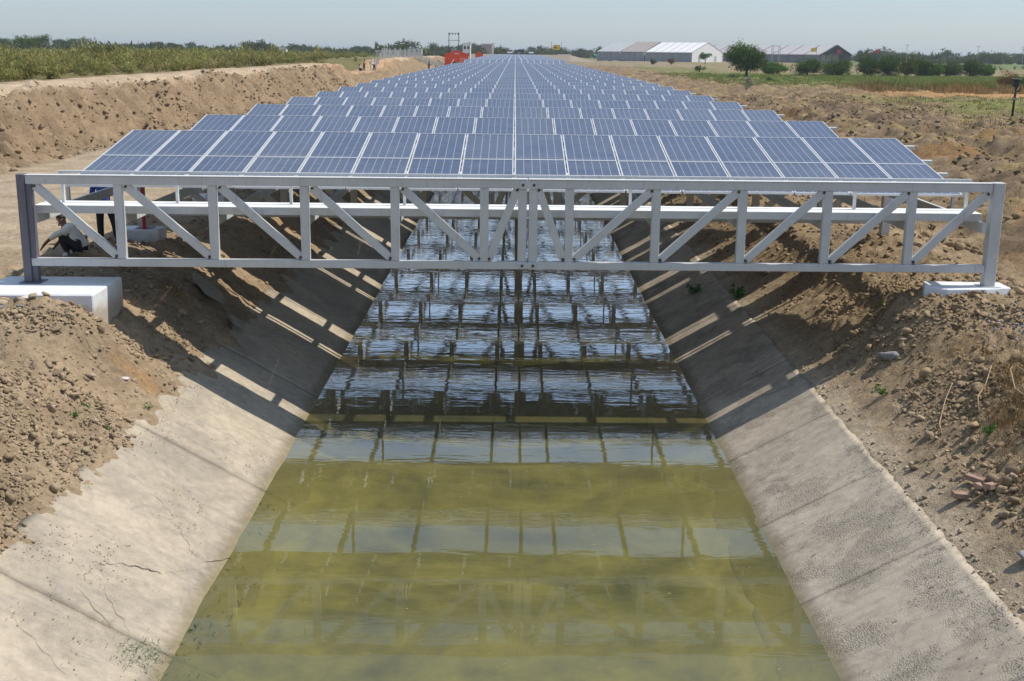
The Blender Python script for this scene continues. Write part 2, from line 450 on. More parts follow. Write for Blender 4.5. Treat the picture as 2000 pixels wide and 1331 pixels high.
ORD = ['first', 'second', 'third', 'fourth', 'fifth', 'sixth', 'seventh', 'eighth', 'ninth', 'tenth', 'eleventh', 'twelfth', 'thirteenth', 'fourteenth', 'fifteenth', 'sixteenth', 'seventeenth', 'eighteenth', 'nineteenth', 'twentieth', 'twenty-first', 'twenty-second', 'twenty-third', 'twenty-fourth', 'twenty-fifth', 'twenty-sixth']

# ------------------------------------------------------------------ terrain
WZ = -2.5                       # water level
def lining_z(x):                # surface of the concrete lining
    return np.where(x < 0, WZ + (-x - 3.80) / 1.8, WZ + (x - 3.66) / 1.8)
PX = np.array([-4000, -900, -300, -60, -24.0, -21.0, -20.4, -19.6, -18.2, -17.4, -12, -9.2, -8.0, -7.1, -6.4, -5.75, -5.35, -5.1, -3.4, -3.0, 3.0, 3.3, 4.95, 5.22, 5.36, 5.75, 6.6, 7.4, 8.6, 12, 400, 4000.])
PZ = np.array([1.0, 1.2, 1.8, 2.35, 2.5, 2.5, 2.35, 1.55, 0.25, 0.03, 0.0, 0.0, -0.12, -0.38, -0.93, -1.37, -1.78, -2.1, -3.1, -3.3, -3.3, -3.1, -2.0, -1.80, -1.578, -1.37, -0.84, -0.34, -0.08, 0.0, 0.0, 0.0])
def height(x, y, fine=True):
    x = np.asarray(x, float); y = np.asarray(y, float)
    wob = fbm(x * 0.0 + 3.1, y * 0.11, 3, 0.5, 2.0) * 0.9 + fbm(x * 0.25, y * 0.6, 3, 0.55, 3.0) * 0.9
    left_w = sst(-14, -18.5, x)
    xe = x + wob * left_w * 1.1
    edge = fbm(x * 0.9, y * 0.9, 4, 0.55, 4.0) * 0.22
    bank = (sst(4.9, 5.5, np.abs(x)) * (1 - sst(8.5, 10, np.abs(x)))) * np.where(x < 0, 1.0, 0.15)
    xe = xe + np.sign(-x) * edge * bank
    z = np.interp(xe, PX, PZ)
    # the left bench falls off beyond the red shed; a working platform is cut into it
    pl = left_w
    far = sst(330, 430, y) * sst(0, -15, x) * (1 - sst(-150, -400, x))
    z = z * (1 - 0.75 * far * pl)
    cut = sst(140, 156, y) * (1 - sst(182, 196, y)) * left_w * (1 - sst(-24, -28, x))
    z = z - cut * np.clip(z - 1.05, 0, None)
    mound = np.exp(-((x + 18.5) / 4.0) ** 2 - ((y - 238) / 26.0) ** 2)
    z = z + mound * 0.5
    z = z + 0.36 * np.exp(-((x - 8.7) / 1.3) ** 2 - ((y - 26.8) / 2.6) ** 2)
    wp = np.exp(-((x - 8.1) / 1.45) ** 4 - ((y - 20.95) / 1.25) ** 4)
    z = z * (1 - wp) + wp * 0.11
    z = z + 0.44 * np.exp(-((x + 7.4) / 1.2) ** 2 - ((y - 18.95) / 0.9) ** 2)
    # rough ground
    rr = sst(9.0, 13.0, x) * (1 - sst(46, 60, x)) * sst(20, 27, y)
    tr = fbm(x * 0.20, y * 0.13, 4, 0.5, 5.0)
    z = z + rr * (0.50 * fbm(x * 0.30, y * 0.16, 4, 0.6, 6.0) + 0.24 * billow(x * 0.9, y * 0.6, 4, 0.6, 7.0))
    z = z + rr * (1 - sst(90, 150, y)) * 0.34 * np.sin((x - 0.06 * y) * 1.25 + 2.2 * tr) * (1 - sst(24, 34, x)) * (0.6 + 0.8 * np.clip(tr + 0.3, 0, 1))
    sc_ = sst(-16.8, -18.2, x) * (1 - sst(-20.3, -22.0, x)) * (1 - sst(300, 340, y))
    rid = billow(x * 0.35 + y * 0.10, y * 0.75 - x * 0.25, 4, 0.6, 8.0)
    z = z + sc_ * (0.42 * rid + 0.20 * billow(x * 1.3, y * 1.3, 3, 0.6, 9.0))
    z = z + sst(-20, -23, x) * (1 - sst(-60, -90, x)) * 0.12 * fbm(x * 0.5, y * 0.5, 3, 0.5, 10.0)
    ben = sst(-8.6, -10, x) * (1 - sst(-15.5, -17.5, x)) * np.where(x < 0, 1, 0)
    z = z + ben * 0.05 * fbm(x * 0.8, y * 0.5, 4, 0.5, 11.0)
    if fine:
        near = (1 - sst(24, 40, y))
        soil = (sst(5.25, 5.75, np.abs(x)) * (1 - sst(11, 14, np.abs(x))))
        lump = np.where(x < 0, 0.65 + 0.5 * np.clip(fbm(x * 0.6, y * 0.6, 3, 0.5, 12.0) * 2, -0.9, 1), 0.75 + 0.6 * np.clip(fbm(x * 0.5, y * 0.5, 3, 0.5, 13.0) * 2, -0.8, 1))
        strip = np.where(x > 0, 0.25 + 0.75 * sst(5.6, 6.4, x), 1.0)
        z = z + near * soil * strip * lump * (0.11 * billow(x * 1.6, y * 1.6, 2, 0.5, 14.0) + 0.075 * billow(x * 4.3, y * 4.3, 3, 0.6, 15.0))
        z = z + near * soil * 0.09 * fbm(x * 0.7, y * 0.7, 3, 0.5, 16.0) * strip
    return z
def tone_at(x, y):
    x = np.asarray(x, float); y = np.asarray(y, float)
    sh = x.shape
    def C(c): return np.broadcast_to(np.array(c, float), sh + (3,)).copy()
    def mx(a, b, w): return a + (np.broadcast_to(np.array(b, float), a.shape) - a) * np.clip(w, 0, 1)[..., None]
    c = C((0.350, 0.270, 0.182))
    L = (x < 0)
    nA = fbm(x * 0.5, y * 0.5, 4, 0.55, 20.0); nB = fbm(x * 0.12, y * 0.06, 4, 0.55, 21.0); nC = fbm(x * 1.7, y * 1.7, 3, 0.5, 22.0)
    # left
    c = mx(c, (0.43, 0.35, 0.255), sst(-9, -11, x) * (1 - sst(-16, -18, x)))                  # bench track
    c = mx(c, (0.285, 0.212, 0.138), sst(-16.8, -18, x))                                        # cut face
    c = mx(c, (0.49, 0.39, 0.28), sst(-20.2, -20.9, x) * (1 - sst(-22.5, -23.6, x)))           # lip path
    c = mx(c, (0.46, 0.29, 0.17), sst(118, 150, y) * (1 - sst(200, 215, y)) * sst(-19, -21, x) * 0.7)
    c = mx(c, (0.17, 0.155, 0.07), sst(-23.0, -24.5, x) * (1 - sst(200, 215, y) * 0 ))          # scrub floor
    fx = sst(-60, -110, x) + sst(170, 260, y) * sst(-24, -30, x)
    c = mx(c, (0.165, 0.175, 0.075), np.clip(fx, 0, 1))
    c = mx(c, (0.36, 0.29, 0.18), np.clip(fx, 0, 1) * sst(0.18, 0.35, nB + 0.5 * nA))
    c = mx(c, (0.42, 0.25, 0.11), L * sst(0.35, 0.6, nA + 0.2 * nC) * (np.abs(x) > 5.3) * (np.abs(x) < 9) * 0.5)
    # right
    rgt = sst(9, 12, x)
    c = mx(c, (0.325, 0.245, 0.155), (x > 0) * sst(5.9, 6.6, x))
    c = mx(c, (0.46, 0.385, 0.285), (x > 0) * sst(5.2, 5.3, x) * (1 - sst(5.45, 5.9, x + 0.25 * nC)) * 0.9)
    c = mx(c, (0.20, 0.145, 0.095), rgt * (0.7 + nA))
    c = mx(c, (0.33, 0.25, 0.12), rgt * sst(0.05, 0.45, fbm(x * 0.35, y * 0.22, 4, 0.55, 23.0)) * 0.85)
    c = mx(c, (0.17, 0.115, 0.085), rgt * sst(0.22, 0.5, fbm(x * 0.25, y * 0.16, 4, 0.6, 24.0)) * sst(60, 90, y) * 0.8)
    c = mx(c, (0.30, 0.18, 0.085), rgt * sst(0.30, 0.55, fbm(x * 0.16, y * 0.10, 4, 0.55, 25.0)) * 0.8)
    c = mx(c, (0.20, 0.22, 0.07), sst(30, 36, x + 3 * nA) * sst(72, 80, y) * (1 - sst(122, 130, y)) * (0.62 + nB))
    c = mx(c, (0.46, 0.27, 0.12), sst(36, 44, x) * sst(124, 130, y) * (1 - sst(140, 146, y)) * 0.8)
    gf = sst(150, 185, y + 20 * nA) * sst(28, 42, x)
    c = mx(c, (0.145, 0.185, 0.055), gf)
    c = mx(c, (0.22, 0.21, 0.08), gf * sst(0.0, 0.4, nB))
    gf2 = sst(246, 262, y) * sst(30, 60, x)
    c = mx(c, (0.30, 0.225, 0.15), gf2 * (1 - sst(560, 640, y)) * (0.75 + nB))
    c = mx(c, (0.15, 0.19, 0.075), sst(300, 420, y) * sst(130, 170, x + 60 * nB))
    c = mx(c, (0.30, 0.24, 0.165), (np.abs(x) < 60) * sst(330, 380, y) * 0.8)
    c = mx(c, (0.14, 0.155, 0.07), sst(600, 760, y))
    return np.clip(c, 0.01, 1)
def span(a, b, step): return list(np.arange(a, b, step))
def grow(a, b, s, g):
    r = []
    while a < b: r.append(a); a += s; s *= g
    return r
xs = [-x for x in grow(26, 4000, 1.2, 1.13)][::-1] + span(-26, -16.5, 0.11) + span(-16.5, -10, 0.4) + span(-10, -5.0, 0.05) + [-4.9, -4, -3.4, -3, 0, 3, 3.3, 4, 4.85] + span(4.95, 10.5, 0.05) + span(10.5, 30, 0.17) + span(30, 60, 0.5) + grow(60, 4000, 1.5, 1.12)
ys = [-40, -20, -8, 0, 4] + span(6.6, 25, 0.055) + span(25, 45, 0.11) + span(45, 110, 0.25) + span(110, 210, 0.7) + grow(210, 4200, 2.0, 1.07)
xs = np.array(xs); ys = np.array(ys)
GX, GY = np.meshgrid(xs, ys)
GZ = height(GX, GY)
V = np.stack([GX, GY, GZ], -1).reshape(-1, 3)
me = fast_mesh('ground', V, grid_faces(len(xs), len(ys)), 4, tone_at(GX, GY).reshape(-1, 3), True)
tag(new_obj('ground', me, 'soil'), kind='structure')

# ------------------------------------------------------------------ concrete lining in slabs, silt bed, water
def slab_mesh(side, y0, y1, top, n_s=26, n_y=40):
    toe = -3.25 if side < 0 else 3.12
    X0 = side * top; X1 = toe
    s = np.linspace(0, 1, n_s); yy = np.linspace(y0, y1, n_y)
    S, Y = np.meshgrid(s, yy)
    X = X0 + (X1 - X0) * S
    Z = lining_z(X) + 0.022 * fbm(X * 0.8, Y * 0.5, 3, 0.5, 30.0 + side) + 0.006 * fbm(X * 4, Y * 4, 2, 0.5, 31.0)
    # worn top edge
    edge = fbm(Y * 1.3, Y * 0 + 2, 5, 0.8, 33.0) * 0.05
    X = X + np.where(S == 0, edge * side, 0)
    n = n_s * n_y
    top_v = np.stack([X, Y, Z], -1).reshape(-1, 3)
    bot_v = top_v - np.array([side * 0.05, 0, 0.09])
    V = np.concatenate([top_v, bot_v])
    F = grid_faces(n_s, n_y)
    if side < 0: pass
    else: F = F[:, ::-1]
    def strip(idx):
        a = idx[:-1]; b = idx[1:]
        return np.stack([a, b, b + n, a + n], 1)
    e = [np.arange(n_s), np.arange(n_s) + (n_y - 1) * n_s, np.arange(n_y) * n_s, np.arange(n_y) * n_s + n_s - 1]
    F = np.concatenate([F] + [strip(q) for q in e])
    me = fast_mesh('slab', V, F, 4)
    bm = bmesh.new(); bm.from_mesh(me); bmesh.ops.recalc_face_normals(bm, faces=bm.faces); bm.to_mesh(me); bm.free()
    return me
lining = tag(empty('canal_lining', (0, 0, 0)), kind='structure')
joints = {-1: [1.8, 7.0, 12.2, 17.4, 22.6], 1: [1.2, 5.0, 10.6, 13.7, 16.2, 19.0, 22.4]}
for side in (-1, 1):
    js = joints[side] + [joints[side][-1] + 5.2 * k for k in range(1, 8)]
    for a, b_ in zip(js[:-1], js[1:]):
        g = 0.017 if side < 0 else 0.006
        new_obj('slab', slab_mesh(side, a + g, b_ - g, 5.85 if side < 0 else 5.36, 26, 40), 'lining_left' if side < 0 else 'lining_right', lining)
    new_obj('slab', slab_mesh(side, js[-1] + 0.01, 486, 5.85 if side < 0 else 5.36, 8, 200), 'lining_left' if side < 0 else 'lining_right', lining)
bx = np.concatenate([np.linspace(-3.85, 3.72, 70)]); by = np.concatenate([np.arange(1, 60, 0.4), np.linspace(61, 486, 60)])
BX, BY = np.meshgrid(bx, by)
BZ = WZ - 0.22 - 0.26 * (1 - (np.abs(BX + 0.07) / 3.4) ** 2).clip(0) + 0.035 * fbm(BX * 0.6, BY * 0.6, 3, 0.5, 40.0)
side_z = lining_z(BX) + 0.05 * fbm(BX * 1.6, BY * 1.1, 4, 0.6, 41.0) - 0.16 * (np.abs(BX + 0.07) - 3.25)
BZ = np.where(np.abs(BX + 0.07) > 2.9, np.maximum(side_z, WZ - 0.40), BZ)
tag(new_obj('canal_bed', fast_mesh('canal_bed', np.stack([BX, BY, BZ], -1).reshape(-1, 3), grid_faces(len(bx), len(by)), 4, None, True), 'silt'), kind='structure')
wm = MB(); wm.add([(-3.86, 1, WZ), (3.72, 1, WZ), (3.72, 486, WZ), (-3.86, 486, WZ)], [(0, 1, 2, 3)])
tag(wm.build('canal_water', 'water'), kind='structure')

# cracks in the left lining: thin open seams lying on the slab
def on_left(px_s, y, lift=0.012):
    x = -px_s
    return (x, y, float(lining_z(np.array(x))) + lift)
def crack(pts, w, name='crack'):
    b_ = MB(); vs = []
    for i, (x, y) in enumerate(pts):
        ww = 0.65 * w * (0.25 + 0.75 * math.sin(math.pi * min(1, (i + 0.4) / (len(pts) - 0.2)))) * random.uniform(0.6, 1.3)
        z = float(lining_z(np.array(x))) + 0.022 * float(fbm(np.array(x * 0.8), np.array(y * 0.5), 3, 0.5, 29.0)) + 0.010
        vs += [(x, y - ww, z), (x, y + ww, z)]
    fs = [(2 * i, 2 * i + 2, 2 * i + 3, 2 * i + 1) for i in range(len(pts) - 1)]
    b_.add(vs, fs); return b_.build(name, 'crack_dark', lining)
def wander(a, b_, n, amp):
    r = []
    for i in range(n + 1):
        t = i / n
        r.append((a[0] + (b_[0] - a[0]) * t + random.uniform(-amp, amp), a[1] + (b_[1] - a[1]) * t + random.uniform(-amp, amp)))
    return r
crack(wander((-4.72, 13.55), (-4.35, 13.75), 9, 0.03), 0.016)
crack(wander((-4.97, 13.20), (-4.72, 13.55), 9, 0.03), 0.008)
crack(wander((-4.95, 12.60), (-4.97, 13.20), 10, 0.03), 0.006)
crack(wander((-4.30, 12.3), (-4.75, 12.85), 8, 0.03), 0.005)
crack(wander((-4.05, 14.4), (-3.55, 15.3), 9, 0.03), 0.010)

crack(wander((-5.2, 15.9), (-4.6, 15.2), 12, 0.035), 0.004)
crack(wander((-4.6, 15.2), (-4.05, 14.4), 12, 0.035), 0.005)
crack(wander((-4.35, 13.75), (-4.0, 14.3), 9, 0.03), 0.004)
crack(wander((-4.95, 12.60), (-4.45, 12.2), 9, 0.03), 0.005)
crack(wander((-5.3, 11.6), (-4.5, 11.0), 12, 0.03), 0.004)
crack(wander((-4.9, 19.0), (-4.1, 18.2), 12, 0.03), 0.004)
# ------------------------------------------------------------------ main truss and its repeats
PITCH = 6.35; TY = 20.8
posts_l = [-6.85, -5.23, -3.64, -2.07, -0.51]
posts_r = [0.98, 2.50, 4.02, 5.52, 7.01]
ZT, ZB = 2.02, 0.44
CH_T, CH_B = 0.15, 0.135
_bolt = None
def bolt_mesh():
    b_ = MB(); b_.tube([(0, 0.03, 0), (0, -0.012, 0)], 0.026, 6); return b_.mesh('bolt')
def make_truss(detail=True, primer=True):
    root = empty('truss', (0, 0, 0))
    W = 'steel_grey'
    zt0 = ZT - CH_T; zb1 = ZB + CH_B
    for (a, b_, e) in ((-8.42, 0.245, 0), (0.262, 8.40, 1)):
        c = MB(); c.box(a, b_, -0.07, 0.07, zt0, ZT); c.build('top_chord', W, root, bevel=0.008)
        c = MB(); c.box(a, b_, -0.07, 0.07, ZB, zb1); c.build('bottom_chord', W, root, bevel=0.008)
        c = MB(); c.box(a, b_, -0.085, 0.085, ZT + 0.001, ZT + 0.012); c.build('cover_plate', 'steel_white', root)
    L = MB(); L.box(-8.56, -8.425, -0.10, 0.10, 0.16, ZT + 0.02); L.build('end_post', 'steel_primer' if primer else W, root, bevel=0.008)
    if primer:
        L = MB(); L.box(-8.424, -8.33, -0.055, 0.095, 0.16, ZT - CH_T); L.build('end_post_flange', 'steel_primer', root, bevel=0.004)
    L = MB(); L.box(8.405, 8.60, -0.10, 0.10, 0.20 if primer else -0.10, ZT + 0.02); L.build('end_post', W, root, bevel=0.008)
    L = MB(); L.box(-8.62, -8.26, -0.2, 0.2, 0.145, 0.163); L.build('base_plate', 'steel_primer', root)
    L = MB(); L.box(8.33, 8.68, -0.18, 0.18, 0.19 if primer else -0.11, 0.202 if primer else -0.095); L.build('base_plate', W, root)
    pm = MB(); pm.box(-0.075, 0.075, -0.055, 0.075, zb1 + 0.001, zt0 - 0.001); pmesh = pm.mesh('vertical_post', 0.008)
    pmesh.materials.append(MAT[W])
    for x in posts_l + [0.155] + [0.345] + posts_r:
        new_obj('vertical_post', pmesh, None, root, (x, 0, 0))
    dg = []
    prev = -8.33
    for x in posts_l:
        dg.append(((prev + 0.06, zt0 - 0.03), (x - 0.09, zb1 + 0.05))); prev = x + 0.08
    dg.append(((0.06, zt0 - 0.03), (-0.42, zb1 + 0.05)))
    dg.append(((0.44, zt0 - 0.03), (posts_r[0] - 0.10, zb1 + 0.05)))
    for a, b_ in zip(posts_r, posts_r[1:] + [8.42]):
        dg.append(((b_ - 0.09, zt0 - 0.03), (a + 0.10, zb1 + 0.05)))
    bmsh = bolt_mesh(); bmsh.materials.append(MAT['bolt_dark'])
    for (xt, zt), (xb, zb) in dg:
        d = MB(); d.bar((xt, 0.0, zt), (xb, 0.0, zb), 0.095, 0.135, up=(0, 0, 1))
        d.build('diagonal_brace', W, root, bevel=0.006)
        if detail:
            for (bx_, bz_) in ((xt, zt), (xb, zb)):
                new_obj('bolt', bmsh, None, root, (bx_, -0.055, bz_))
    if detail:
        for z0, z1 in ((ZT - 0.16, ZT - 0.02), (ZB + 0.02, ZB + 0.12)):
            g = MB(); g.box(0.10, 0.41, -0.086, -0.074, z0, z1); g.build('splice_plate', W, root, bevel=0.004)
            for bx_ in (0.16, 0.35):
                new_obj('bolt', bmsh, None, root, (bx_, -0.09, (z0 + z1) / 2))
    return root
front = make_truss(True, True)
front.location = (0, TY, 0); front.rotation_euler = (0, 0, R(1.3))
tag(front, 'pale grey steel truss in front, spanning the whole canal', 'truss', 'trusses across the canal')
proto = make_truss(False, False)
trusses = [front]
for k in range(1, 13):
    t = proto if k == 1 else copy_tree(proto)
    t.location = (0, TY + PITCH * k, 0)
    tag(t, '%s steel truss back from the camera, under the solar panels' % ORD[k], 'truss', 'trusses across the canal')

# footings
def footing(name, boxes, loc, rz, label, group='concrete footings of the trusses'):
    b_ = MB()
    for q in boxes: b_.box(*q)
    o = b_.build(name, 'footing_white', None, loc, (0, 0, rz), bevel=0.018)
    return tag(o, label, 'footing', group)
fl = MB()
fl.box(-0.55, 1.50, -1.12, 0.52, -0.55, 0.145)
o = fl.build('footing', 'footing_white', None, (-8.55, TY - 0.19, 0), (0, 0, R(1.3)), bevel=0.02)
tag(o, 'big whitewashed concrete block under the dark left end post', 'footing', 'concrete footings of the trusses')
fl2 = MB(); fl2.box(-1.75, -0.56, -1.0, 0.46, -0.45, 0.10); fl2.build('footing_extension', 'footing_white', o, bevel=0.02)
fl3 = MB()
for dx in (0.03, 0.09, 0.14):
    fl3.tube([(dx, -1.155, -0.36), (dx + 0.01, -1.16, -0.08)], 0.012, 5)
fl3.build('rebar', 'bolt_dark', o)
fr_ = MB()
fr_.add([(-0.95, -0.22, -0.45), (-0.62, -0.48, -0.45), (0.1, -0.44, -0.45), (0.72, -0.22, -0.45), (0.66, 0.30, -0.45), (-0.80, 0.34, -0.45),
         (-0.93, -0.19, -0.035), (-0.60, -0.43, -0.04), (0.1, -0.38, -0.035), (0.62, -0.16, -0.05), (0.58, 0.28, -0.034), (-0.78, 0.32, -0.034)],
        [(6, 7, 8, 9, 10, 11), (0, 1, 7, 6), (1, 2, 8, 7), (2, 3, 9, 8), (3, 4, 10, 9), (4, 5, 11, 10), (5, 0, 6, 11)])
o = fr_.build('footing', 'footing_white', None, (8.26, TY + 0.24, 0.235), (0, 0, 0), bevel=0.012)
tag(o, 'flat whitewashed concrete pad under the right end post', 'footing', 'concrete footings of the trusses')
for k in range(1, 13):
    for side in (-1, 1):
        b_ = MB(); b_.box(-0.45, 0.45, -0.32, 0.32, -0.6, 0.15 if side < 0 else -0.10)
        o = b_.build('footing', 'footing_white', None, (side * 8.5, TY + PITCH * k, 0), None, bevel=0.02)
        tag(o, 'white concrete footing at the %s end of the %s truss' % ('left' if side < 0 else 'right', ORD[k]), 'footing', 'concrete footings of the trusses')

# ------------------------------------------------------------------ walkways between the rows
def make_walkway(width):
    root = empty('walkway', (0, 0, 0))
    for i in range(8):
        x0 = -8.40 + i * 2.09
        d = MB(); d.box(x0 + 0.002, x0 + 2.088, 0.0, width, 1.455, 1.475)
        d.build('deck_sheet', 'walk_top', root, bevel=0.003)
    for y in (0.0, width - 0.04):
        c = MB(); c.box(-8.40, 8.32, y, y + 0.04, 1.335, 1.4535); c.build('edge_channel', 'steel_grey', root, bevel=0.004)
    return root
def make_rail():
    root = empty('handrail', (0, 0, 0))
    for i in range(9):
        x = -8.05 + i * 2.03
        c = MB(); c.box(x - 0.025, x + 0.025, 0.0, 0.05, 1.4765, 1.99); c.build('stanchion', 'steel_white', root)
    c = MB(); c.box(-8.1, 8.25, -0.005, 0.055, 1.991, 2.035); c.build('rail', 'steel_white', root)
    return root
wkF = make_walkway(0.66); wk0 = make_walkway(1.25); ra0 = make_rail()
for k in range(0, 13):
    w = wkF if k == 0 else (wk0 if k == 1 else copy_tree(wk0))
    w.location = (0, TY + (0.16 if k == 0 else -0.70) + PITCH * k, 0)
    if k == 0: w.rotation_euler = (0, 0, R(1.0))
    tag(w, 'white sheet walkway just behind the front truss' if k == 0 else 'white walkway beside the %s truss back' % ORD[k], 'walkway', 'walkways between panel rows')
ra0.location = (0, TY + 0.60, 0); ra0.rotation_euler = (0, 0, R(1.0))
tag(ra0, 'thin white handrail on the walkway behind the front truss', 'handrail')

# ------------------------------------------------------------------ solar tables
PW, PL, GAP = 1.012, 2.12, 0.028
TILT = math.atan2(0.74, 4.26); T_Y0 = 22.08; T_Z0 = 1.66
def panel_meshes():
    b_ = MB(); fw, h = 0.021, 0.042
    b_.box(0, PW, 0, fw, 0, h); b_.box(0, PW, PL - fw, PL, 0, h)
    b_.box(0, fw, fw, PL - fw, 0, h); b_.box(PW - fw, PW, fw, PL - fw, 0, h)
    fm = b_.mesh('frame'); fm.materials.append(MAT['aluminium'])
    g = MB(); z = 0.034
    g.add([(fw, fw, z), (PW - fw, fw, z), (PW - fw, PL - fw, z), (fw, PL - fw, z)], [(0, 1, 2, 3)], 0)
    g.add([(fw, fw, 0.012), (PW - fw, fw, 0.012), (PW - fw, PL - fw, 0.012), (fw, PL - fw, 0.012)], [(3, 2, 1, 0)], 1)
    gm = g.mesh('solar_panel'); gm.materials.append(MAT['pv_glass']); gm.materials.append(MAT['underside'])
    uv = gm.uv_layers.new(name='UVMap')
    for lp, c in zip(uv.data, [(0, 0), (1, 0), (1, 1), (0, 1), (0, 1), (1, 1), (1, 0), (0, 0)]): lp.uv = c
    return gm, fm
PM, FM = panel_meshes()
HALF = 8 * PW + 7 * GAP
panel_x = [-0.012 - HALF + i * (PW + GAP) for i in range(8)] + [0.012 + i * (PW + GAP) for i in range(8)]
beam_x = [-8.42] + posts_l + [0.25] + posts_r + [8.30]
bmA = MB(); bmA.box(-0.035, 0.035, -1.17, PITCH - 1.18, 1.15, 1.334); beam_me = bmA.mesh('support_beam', 0.006); beam_me.materials.append(MAT['steel_grey'])
pu = MB(); pu.box(-8.30, 8.58, -0.03, 0.03, -0.085, -0.004); purlin_me = pu.mesh('purlin', 0.004); purlin_me.materials.append(MAT['steel_white'])
tr_ = MB(); tr_.box(-8.35, 8.35, -0.035, 0.035, -0.06, 0.0); split_bar_me = tr_.mesh('light_split_bar', 0.004); split_bar_me.materials.append(MAT['steel_grey'])  # unseen bar, added to split the light strip behind each table in two
def make_table(k):
    root = empty('solar_table', (0, T_Y0 + PITCH * k, 0))
    rr = random.Random(100 + k)
    ct, st = math.cos(TILT), math.sin(TILT)
    zoff = 0.0
    for row in (0, 1):
        s = row * (PL + 0.008)
        for x in panel_x:
            dz = rr.uniform(-0.004, 0.004)
            p = new_obj('solar_panel', PM, None, root, (x, s * ct, T_Z0 + s * st + dz), (TILT + rr.uniform(-0.0025, 0.0025), rr.uniform(-0.002, 0.002), 0))
            new_obj('frame', FM, None, p)
    if k < 13:
        for s in (0.45, 1.65, 2.62, 3.80):
            new_obj('purlin', purlin_me, None, root, (0, s * ct, T_Z0 + s * st), (TILT, 0, 0))
            if k < 9 and s in (0.45, 3.80):
                stud = MB(); stud.box(-0.03, 0.03, -0.03, 0.03, 1.335, T_Z0 + s * st - 0.08); sm_ = stud.mesh('stub_post'); sm_.materials.append(MAT['steel_grey'])
                for x in beam_x[::3]: new_obj('stub_post', sm_, None, root, (x, s * ct, 0))
        new_obj('light_split_bar', split_bar_me, None, root, (0, 4.20, 1.50))
        if k < 12:
            for x in beam_x: new_obj('support_beam', beam_me, None, root, (x, 0, 0))
    lab = 'row of blue solar panels nearest the front truss' if k == 0 else '%s row of blue solar panels counted from the front truss' % ORD[k]
    return tag(root, lab, 'solar panels', 'rows of solar panels over the canal')
NROW = 24
for k in range(NROW): make_table(k)
# far rows: one mesh each, panels too small to tell their frames apart
def far_table_mesh():
    b_ = MB(); ct, st = math.cos(TILT), math.sin(TILT)
    T = Matrix.Rotation(TILT, 4, 'X')
    uvs = []
    for row in (0, 1):
        for x in panel_x:
            s = row * (PL + 0.008)
            b_.box(x, x + PW, s, s + PL, 0, 0.036, 1, T)
            q = [T @ Vector(v) for v in ((x + .04, s + .04, .040), (x + PW - .04, s + .04, .040), (x + PW - .04, s + PL - .04, .040), (x + .04, s + PL - .04, .040))]
            b_.add(q, [(0, 1, 2, 3)], 0)
    b_.box(-8.5, 8.5, 0.06, 0.12, -0.5, -0.01, 2); b_.box(-8.5, 8.5, 4.0, 4.06, -0.4, 0.6, 2)
    me = b_.mesh('solar_table_far')
    for n in ('pv_glass', 'aluminium', 'steel_grey'): me.materials.append(MAT[n])
    uv = me.uv_layers.new(name='UVMap')
    q = [(0, 0), (1, 0), (1, 1), (0, 1)]
    for poly in me.polygons:
        for i, li in enumerate(poly.loop_indices): uv.data[li].uv = q[i % 4]
    return me
ftm = far_table_mesh()
for k in range(43):
    o = new_obj('solar_table', ftm, None, None, (0, 197.0 + PITCH * k, T_Z0 + 0.22))
    if k == 0: tag(o, 'row of solar panels right behind the gap across the array', 'solar panels', 'distant rows of solar panels')
    else: tag(o, 'distant row of solar panels beyond the gap in the array', 'solar panels', 'far rows of solar panels beyond the gap')

# ------------------------------------------------------------------ scattered soil: clods and gravel (joined, nobody could count them)
def ico(sub):
    bm = bmesh.new(); bmesh.ops.create_icosphere(bm, subdivisions=sub, radius=1.0)
    v = np.array([q.co[:] for q in bm.verts]); f = np.array([[q.index for q in fc.verts] for fc in bm.faces]); bm.free()
    return v, f
ICO1 = ico(1); ICO2 = ico(2)
def lump_variant(base, seed, rough=0.28):
    r = np.random.default_rng(seed); v = base[0].copy()
    for _ in range(11):                                  # chop with a few random planes to get facets
        d = r.normal(size=3); d /= np.linalg.norm(d); t = r.uniform(0.30, 0.75)
        k = v @ d; v = v - np.where(k > t, (k - t) * 0.97, 0)[:, None] * d
    v *= 1 + r.uniform(-rough, rough, (len(v), 1)) * 0.6
    return v * r.uniform(0.75, 1.2, 3)
LV1 = [lump_variant(ICO1, i) for i in range(14)]; LV2 = [lump_variant(ICO2, 50 + i, 0.16) for i in range(10)]
def rot_mats(n, r):
    q = r.normal(size=(n, 4)); q /= np.linalg.norm(q, axis=1)[:, None]
    a, b_, c, d = q.T
    return np.stack([np.stack([1 - 2 * (c * c + d * d), 2 * (b_ * c - a * d), 2 * (b_ * d + a * c)], 1),
                     np.stack([2 * (b_ * c + a * d), 1 - 2 * (b_ * b_ + d * d), 2 * (c * d - a * b_)], 1),
                     np.stack([2 * (b_ * d - a * c), 2 * (c * d + a * b_), 1 - 2 * (b_ * b_ + c * c)], 1)], 1)
def scatter_lumps(x, y, size, r, variants, faces, tone, sink=0.25, flat=0.75, z=None):
    n = len(x); z = height(x, y) if z is None else z
    vi = r.integers(0, len(variants), n); Rm = rot_mats(n, r)
    B = np.stack(variants)[vi]                            # n,nv,3
    P = np.einsum('nij,nvj->nvi', Rm, B) * size[:, None, None]
    P[:, :, 2] *= flat
    P += np.stack([x, y, z + size * (0.5 - sink) * flat], 1)[:, None, :]
    nv = B.shape[1]
    F = (faces[None] + (np.arange(n) * nv)[:, None, None]).reshape(-1, 3)
    T = np.repeat(tone, nv, 0)
    return P.reshape(-1, 3), F, T
